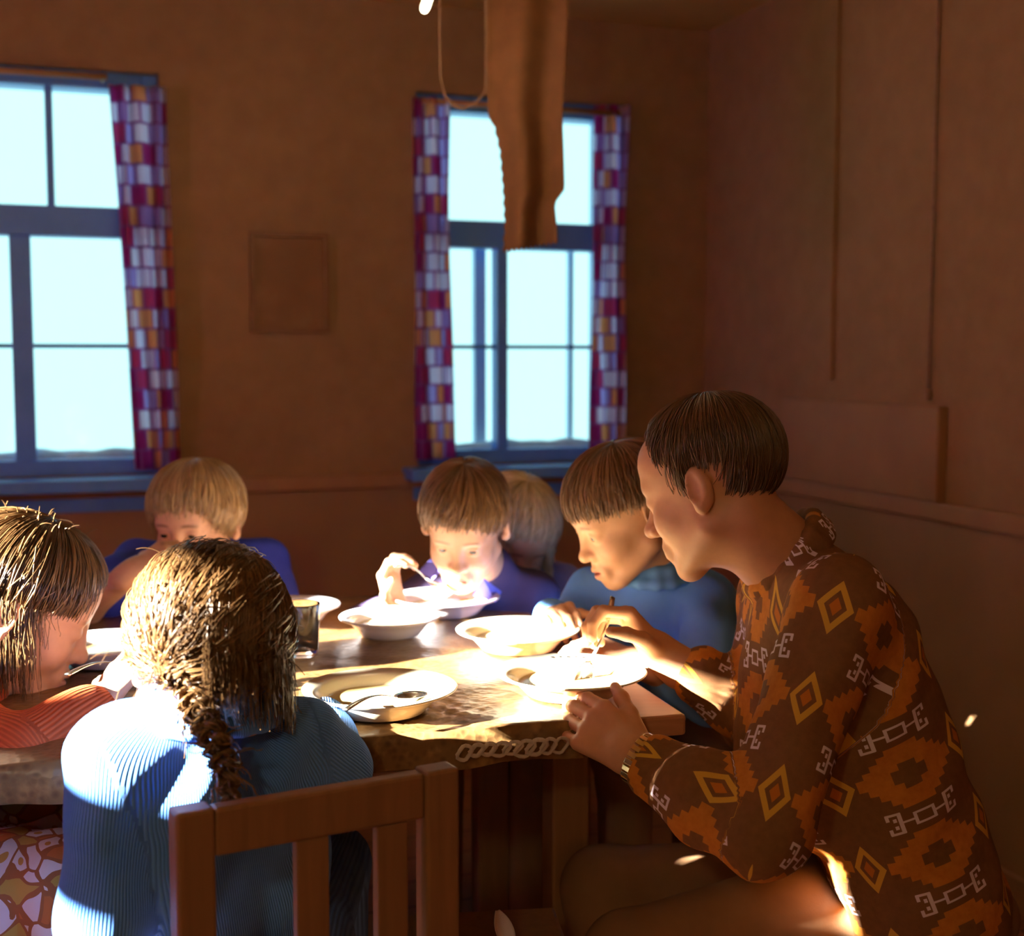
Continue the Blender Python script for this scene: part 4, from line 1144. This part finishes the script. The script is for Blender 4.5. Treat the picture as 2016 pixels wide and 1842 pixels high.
# ---- the blond child half hidden behind the boy with the spoon
def hidden_child():
    P = Person('blond long-haired child in lilac blue half hidden behind the spoon boy', W(1030, 1350, 3.2))
    P.head(W(1012, 1052, 2.86), (.25, -.75, -.60), .97, .12, 'down', True, (0, 1, -.5))
    nb = W(1040, 1128, 2.98); P.neck(nb, .040)
    shR, shL = W(965, 1165, 3.02), W(1110, 1160, 2.98); hip = V(.07, 3.22, .50)
    elL, wrL = W(1120, 1240, 2.90), W(1085, 1225, 2.82); elR, wrR = W(950, 1240, 3.0), W(960, 1240, 2.92)
    P.core.cone(nb, hip, .036, .07, .03); P.core.cone(shR, shL, .035, .035, .03)
    P.arm_skin(shL, elL, wrL, .03, .027, .02); P.arm_skin(shR, elR, wrR, .03, .027, .02)
    P.hand(wrL, V(-.4, -.5, -.3), (0, 0, -1), (-1, .3, 0), .78, (.6,) * 4, .3, .023)
    P.hand(wrR, V(.1, -.7, -.3), (0, 0, -1), (1, 0, 0), .78, (.6,) * 4, .3, .023)
    P.legs(hip, [V(.0, 3.06, .46), V(.14, 3.06, .46)], [V(.0, 3.10, .07), V(.14, 3.10, .07)], 'trousers', (.060, .046, .04))
    S = shirt_sdf(nb, (shR, shL), hip + V(0, 0, .03), [[(shL, .048), (elL, .042), (wrL, .032)], [(shR, .048), (elR, .042), (wrR, .032)]], .075, .08, .044, .002, 14, None, .05)
    P.garment(S, 'shirt', 'lilac', .0065)
    P.finish('skin')
    make_hair(P, hl(82, 108, 120, .7), 'hair_pale', 1100, .0020, .013, lambda th, r_: (.055 + .03 * r_.random()) * sm(abs(th), .5, 1.2), .25, 12, 8, .06, .005)
hidden_child()
stool((-.35, 2.95), .92, .26, .42, -.15, 'long wooden bench behind the table under the children', 'bench', 'bench')
stool((.30, 2.70), .26, .26, .42, .1, 'small stool under the boy in the light blue shirt')
stool((.085, 3.30), .26, .24, .42, .1, 'small stool under the half hidden blond child')

# ---- the girl in the orange sweater
def left_girl():
    P = Person('girl with straight brown hair in an orange sweater and floral skirt', W(20, 1700, 1.6))
    P.head(W(40, 1196, 1.97), (.82, .26, -.46), 1.06, 0, 'down', True, (0, 1, -.5))
    nb = W(-42, 1330, 1.93); P.neck(nb, .041)
    shR, shL = W(-70, 1432, 1.78), W(-130, 1400, 2.05); hip = V(-1.0, 1.80, .50)
    elR, wrR = W(44, 1496, 1.72), W(186, 1394, 1.80); elL, wrL = W(0, 1480, 2.08), W(90, 1390, 2.14)
    P.core.cone(nb, hip, .036, .07, .03); P.core.cone(shR, shL, .035, .035, .03)
    P.arm_skin(shR, elR, wrR, .03, .027, .02); P.arm_skin(shL, elL, wrL, .03, .027, .02)
    P.hand(wrR, V(.42, .62, .55), (.3, .35, -.8), (-.8, .4, .4), .84, (.15, .40, .5, .55), .05, .023, .10)
    P.hand(wrL, V(.8, .1, .1), (0, 0, -1), (.2, -1, 0), .8, (.4,) * 4, .3, .023)
    S = shirt_sdf(nb, (shR, shL), hip + V(.0, .0, .05), [[(shR, .048), (elR, .045), (elR + (wrR - elR) * .55, .042), (elR + (wrR - elR) * .72, .036), (elR + (wrR - elR) * .96, .034)],
                                                        [(shL, .048), (elL, .044), (wrL, .034)]], .078, .080, .044, .002, 15, None, .05)
    P.garment(S, 'sweater', 'orange', .005, patfn([(hip, nb, .1, (0, 0)), (elR, shR, .045, (0, 0)), (wrR, elR, .04, (0, 0)), (wrL, elL, .04, (0, 0))]))
    # floral skirt over the lap
    K = SDF(); K.ell(hip + V(.02, .0, .0), (.16, .16, .10), None, .04)
    for y_ in (1.74, 1.90): K.cone(hip + V(.06, y_ - 1.80, .02), V(-.60, y_, .515), .085, .08, .06)
    K.cone(V(-.58, 1.72, .50), V(-.56, 1.70, .26), .075, .085, .06); K.cone(V(-.58, 1.90, .50), V(-.56, 1.90, .26), .075, .085, .06)
    K.cone(V(-.74, 1.70, .50), V(-.74, 1.67, .26), .075, .08, .06); K.cone(V(-.88, 1.70, .50), V(-.90, 1.67, .28), .08, .08, .06)
    K.disp = folds(.004, .8, 3)
    v, f_ = K.mesh(.007); o = mesh_obj('skirt', v, f_, 'floral', P.t); o['label'] = 'white and orange floral skirt'
    for q in (V(-.60, 1.74, 0), V(-.60, 1.90, 0)):
        P.core.cone(hip, q + V(0, 0, .45), .06, .05, .03); P.core.cone(q + V(0, 0, .45), q + V(0, .02, .08), .045, .032, .02)
        B = SDF(); B.cone(q + V(0, .02, .04), q + V(.05, .13, .035), .036, .03, .02); B.cone(q + V(0, .02, .1), q + V(0, .02, .04), .036, .036, .02)
        B.ell(q + V(.02, .07, -.03), (.2, .2, .031), None, .004, True); v, f_ = B.mesh(.008); mesh_obj('shoe', v, f_, 'shoe', P.t)
    P.finish('skin')
    def hang(th, r_):
        a = abs(th)
        return (.10 + .05 * r_.random()) * sm(a, 1.2, 1.5) if a < 2.0 else .10 + .04 * r_.random()
    r_ = np.random.default_rng(4); ex = []
    for i in range(40):                                            # flyaway hairs on the crown
        th = r_.uniform(-3, 3); b = P.L(*skull_pt(th, r_.uniform(.1, .7), .012)); d = unit(b - P.C) + r_.normal(size=3) * .5
        ex.append([b + d * .018 * g + V(0, 0, -.012) * g * g for g in np.linspace(0, 1, 6)])
    make_hair(P, hl(66, 96, 110, .6), 'hair_gold', 2600, .0009, .013, hang, .05, 12, 9, .05, .005, None, ex)
left_girl()
stool((-1.02, 1.80), .32, .34, .41, .15, 'wooden stool under the girl in the orange sweater')
spoon(W(262, 1306, 1.96), W(132, 1328, 1.80), 'steel spoon in the sunlit hand of the girl in orange', s=.85)
spoon(W(1150, 1334, 1.95), W(1206, 1176, 1.985), 'steel spoon dipping into the man\'s plate', (.5, -.8, .2), s=.9)

# ---- the girl with the braid, seen from behind
def braid_girl():
    Wg = lambda x, y, d: W(x, y, d + .038)                         # sits a little deeper than first paced out
    P = Person('girl seen from behind with a braid, wearing a blue corduroy jacket', CT(CW / 2, .2, 0))
    P.head(Wg(416, 1300, 1.46), (.16, .93, -.32), .95, 0, 'down', True, (0, 1, -.4))
    nb = Wg(402, 1405, 1.455); P.neck(nb, .042)
    shL, shR = Wg(232, 1484, 1.42), Wg(586, 1462, 1.56); hip = V(-.335, 1.56, .51)
    elL, wrL = Wg(204, 1810, 1.41), Wg(300, 1560, 1.64); elR, wrR = Wg(652, 1508, 1.61), Wg(640, 1418, 1.79)
    P.core.cone(nb, hip, .036, .07, .03); P.core.cone(shL, shR, .035, .035, .03)
    P.arm_skin(shL, elL, wrL, .03, .027, .02); P.arm_skin(shR, elR, wrR, .03, .027, .02)
    P.hand(wrL, V(.5, .7, .3), (.3, 0, -1), (.8, -.4, 0), .82, (.5,) * 4, .3, .023)
    P.hand(wrR, V(.25, .9, .1), (.3, .1, -.9), (-.5, .2, .7), .82, (.6, .65, .7, .7), .3, .023)
    P.legs(hip, [V(-.43, 1.84, .50), V(-.26, 1.88, .50)], [V(-.43, 1.84, .07), V(-.26, 1.88, .07)], 'blueskirt', (.065, .05, .042))
    S = shirt_sdf(nb, (shL, shR), hip + V(-.01, -.005, .02), [[(shL, .052), (elL, .046), (elL + (wrL - elL) * .8, .036)], [(shR, .052), (elR, .046), (elR + (wrR - elR) * .85, .036)]], .078, .082, .046, .0024, 21, None, .050)
    segs = [(hip, nb, .12, (0, 0)), (elL, shL, .05, (0, 0)), (wrL, elL, .045, (0, 0)), (elR, shR, .05, (0, 0)), (wrR, elR, .045, (0, 0))]
    SH = P.garment(S, 'jacket', 'corduroy', .0048, patfn(segs), 'sunlit light blue corduroy jacket')
    Cc = SDF()
    for k in range(16):
        q = lambda a: nb + V(.062 * math.cos(a), .056 * math.sin(a) + .004, .020 - .004 * math.sin(a))
        a0, a1 = 2 * math.pi * k / 16, 2 * math.pi * (k + 1) / 16
        Cc.cone(q(a0), q(a1), .012, .012, .012); Cc.cone(q(a0) + V(.012 * math.cos(a0), .012 * math.sin(a0), -.022), q(a1) + V(.012 * math.cos(a1), .012 * math.sin(a1), -.022), .012, .012, .014)
    v, f = Cc.mesh(.0045); mesh_obj('collar', v, f, 'corduroy', SH, attrs={'pat': patfn(segs)(v)})
    mb = MB(); c = Wg(665, 1545, 1.555); mb.lathe([(0, 0), (.0055, 0), (.006, .0015), (.0045, .003), (0, .0026)], c, 20, np.stack([V(1, 0, 0), V(0, 0, 1), V(0, -1, 0)], 1)); mb.build('glint_bead', 'glint_bead', SH, smooth=True)  # small white bead added in place of a bright glint on the sleeve
    P.finish('skin')
    # hair drawn back into the nape
    r_ = np.random.default_rng(10); lines = []; ctr = HC
    nape = unit(np.array([-.16, -.90, -.62]))
    for i in range(5200):
        d = unit(r_.normal(size=3) + np.array([0, -.25, .35]));
        if d[2] < -.35 or (d[1] > .55 and d[2] < .25): continue
        nn = unit(nape + r_.normal(size=3) * .07); om = math.acos(np.clip(d @ nn, -1, 1)); of = .005 + .016 * r_.random() ** 1.5; L = []
        if om > 2.75: continue
        k1, k2 = r_.normal(size=2) * .05
        for g in np.linspace(0, 1, 15):
            q = (math.sin((1 - g) * om) * d + math.sin(g * om) * nn) / math.sin(om)
            q = unit(q + np.array([k1, 0, k2]) * math.sin(g * math.pi))
            L.append(P.L(*(ctr + q * (HRAD + of * (1 - .5 * g) + .004 * math.sin(g * 9 + i)))))
        lines.append(L)
    for i in range(1100):                                          # loose hair falling past the right ear
        th = r_.uniform(.95, 2.75); b = [P.L(*skull_pt(th, p_, .012 + .008 * r_.random(), .0)) for p_ in np.linspace(.5, 1.75, 9)]
        p = b[-1]; ln = .012 + .085 * r_.random() ** 1.3
        for g in range(6): p = p + V(r_.normal() * .0012, r_.normal() * .0012, -ln / 6); b.append(p)
        lines.append(b)
    for i in range(90):                                            # flyaways
        d = unit(r_.normal(size=3) + np.array([0, -.6, .1])); b = P.L(*(ctr + d * (HRAD + .015))); dv = unit(b - P.C) * .6 + r_.normal(size=3) * .6
        ln = .012 + .02 * r_.random(); lines.append([b + dv * ln * g + V(0, 0, -.02) * g * g for g in np.linspace(0, 1, 7)])
    cv, cf = hair_cap(P, hl(84, 108, 132, .7), .003)
    v, f, t = strands_mesh(lines, .0007)
    v = np.concatenate([cv, v]); f = np.concatenate([cf, f + len(cv)]); t = np.concatenate([np.full(len(cv), .2), t])
    HR = mesh_obj('hair', v, f, 'hair_gold', P.t, attrs={'tint': t})
    # the braid
    pts = np.array([P.L(*(ctr + nape * (HRAD + .006))), Wg(374, 1345, 1.372), Wg(392, 1400, 1.362), Wg(425, 1460, 1.352), Wg(446, 1520, 1.350), Wg(456, 1592, 1.352)])
    tt = np.linspace(0, len(pts) - 1, 46); path = np.stack([np.interp(tt, np.arange(len(pts)), pts[:, k]) for k in range(3)], 1)
    for _ in range(3): path[1:-1] = (path[:-2] + 2 * path[1:-1] + path[2:]) / 4
    lines = []; tg = np.gradient(path, axis=0); tg /= np.linalg.norm(tg, axis=1)[:, None]; sx = np.cross(tg, (0, 1, 0)); sx /= np.linalg.norm(sx, axis=1)[:, None]; sy = np.cross(tg, sx)
    for s_ in range(3):
        ph = np.linspace(0, 2 * math.pi * 4.2, 46) + s_ * 2 * math.pi / 3; am = np.interp(np.linspace(0, 1, 46), [0, .12, .8, 1], [.012, .0135, .010, .006])
        cen = path + sx * (am * np.sin(ph))[:, None] + sy * (am * .55 * np.sin(2 * ph))[:, None]
        for k in range(40):
            a = r_.uniform(0, 2 * math.pi); rr = .0085 * math.sqrt(r_.random()) * np.interp(np.linspace(0, 1, 46), [0, .1, .85, 1], [1.1, 1.0, .75, .5])
            lines.append(cen + sx * (rr * math.cos(a))[:, None] + sy * (rr * math.sin(a))[:, None])
    for i in range(160):                                           # wisps around the braid and nape
        j = r_.integers(0, 40); b = path[j] + r_.normal(size=3) * .008; dv = unit(r_.normal(size=3) + V(.3, -.3, 0)); ln = .010 + .025 * r_.random()
        lines.append([b + dv * ln * g + V(0, 0, -.012) * g + r_.normal(size=3) * .0015 for g in np.linspace(0, 1, 6)])
    v, f, t = strands_mesh(lines, .0011)
    mesh_obj('braid', v, f, 'hair_gold', HR, attrs={'tint': t})
braid_girl()

# a low stool by the near table edge with a curl of paper on it
stool((-.03, 1.71), .21, .22, .455, .12, 'small dark stool below the near table edge', mat='dark_wood')
def paper_curl():
    o0 = W(985, 1800, 1.72); o0[2] = .456; P = []; n, m = 30, 8
    for i in range(n + 1):
        g = i / n; wd = .006 + .020 * max(0, math.sin((g - .35) / .65 * math.pi)) if g > .35 else .006
        x = -.018 + .075 * g if g < .42 else .0135 - .030 * (g - .42); z = .003 + .012 * min(1, g / .42) + (.085 * (g - .42) if g > .42 else 0)
        for j in range(m + 1):
            w = (j / m - .5) * wd; P.append(o0 + V(x + w * .9, -.004 + w * .5 + .004 * math.sin(g * 8), z + .003 * abs(w) / .01))
    Fc = [(i * (m + 1) + j, (i + 1) * (m + 1) + j, (i + 1) * (m + 1) + j + 1, i * (m + 1) + j + 1) for i in range(n) for j in range(m)]
    o = mesh_obj('paper_scrap', P, Fc, thin_cloth('lilac_paper', (.55, .5, .62), (.62, .57, .7), .2)); q = o.modifiers.new('thickness', 'SOLIDIFY'); q.thickness = .0008
    tag(o, 'small curled scrap of pale lilac paper on the low dark stool', 'paper')
paper_curl()
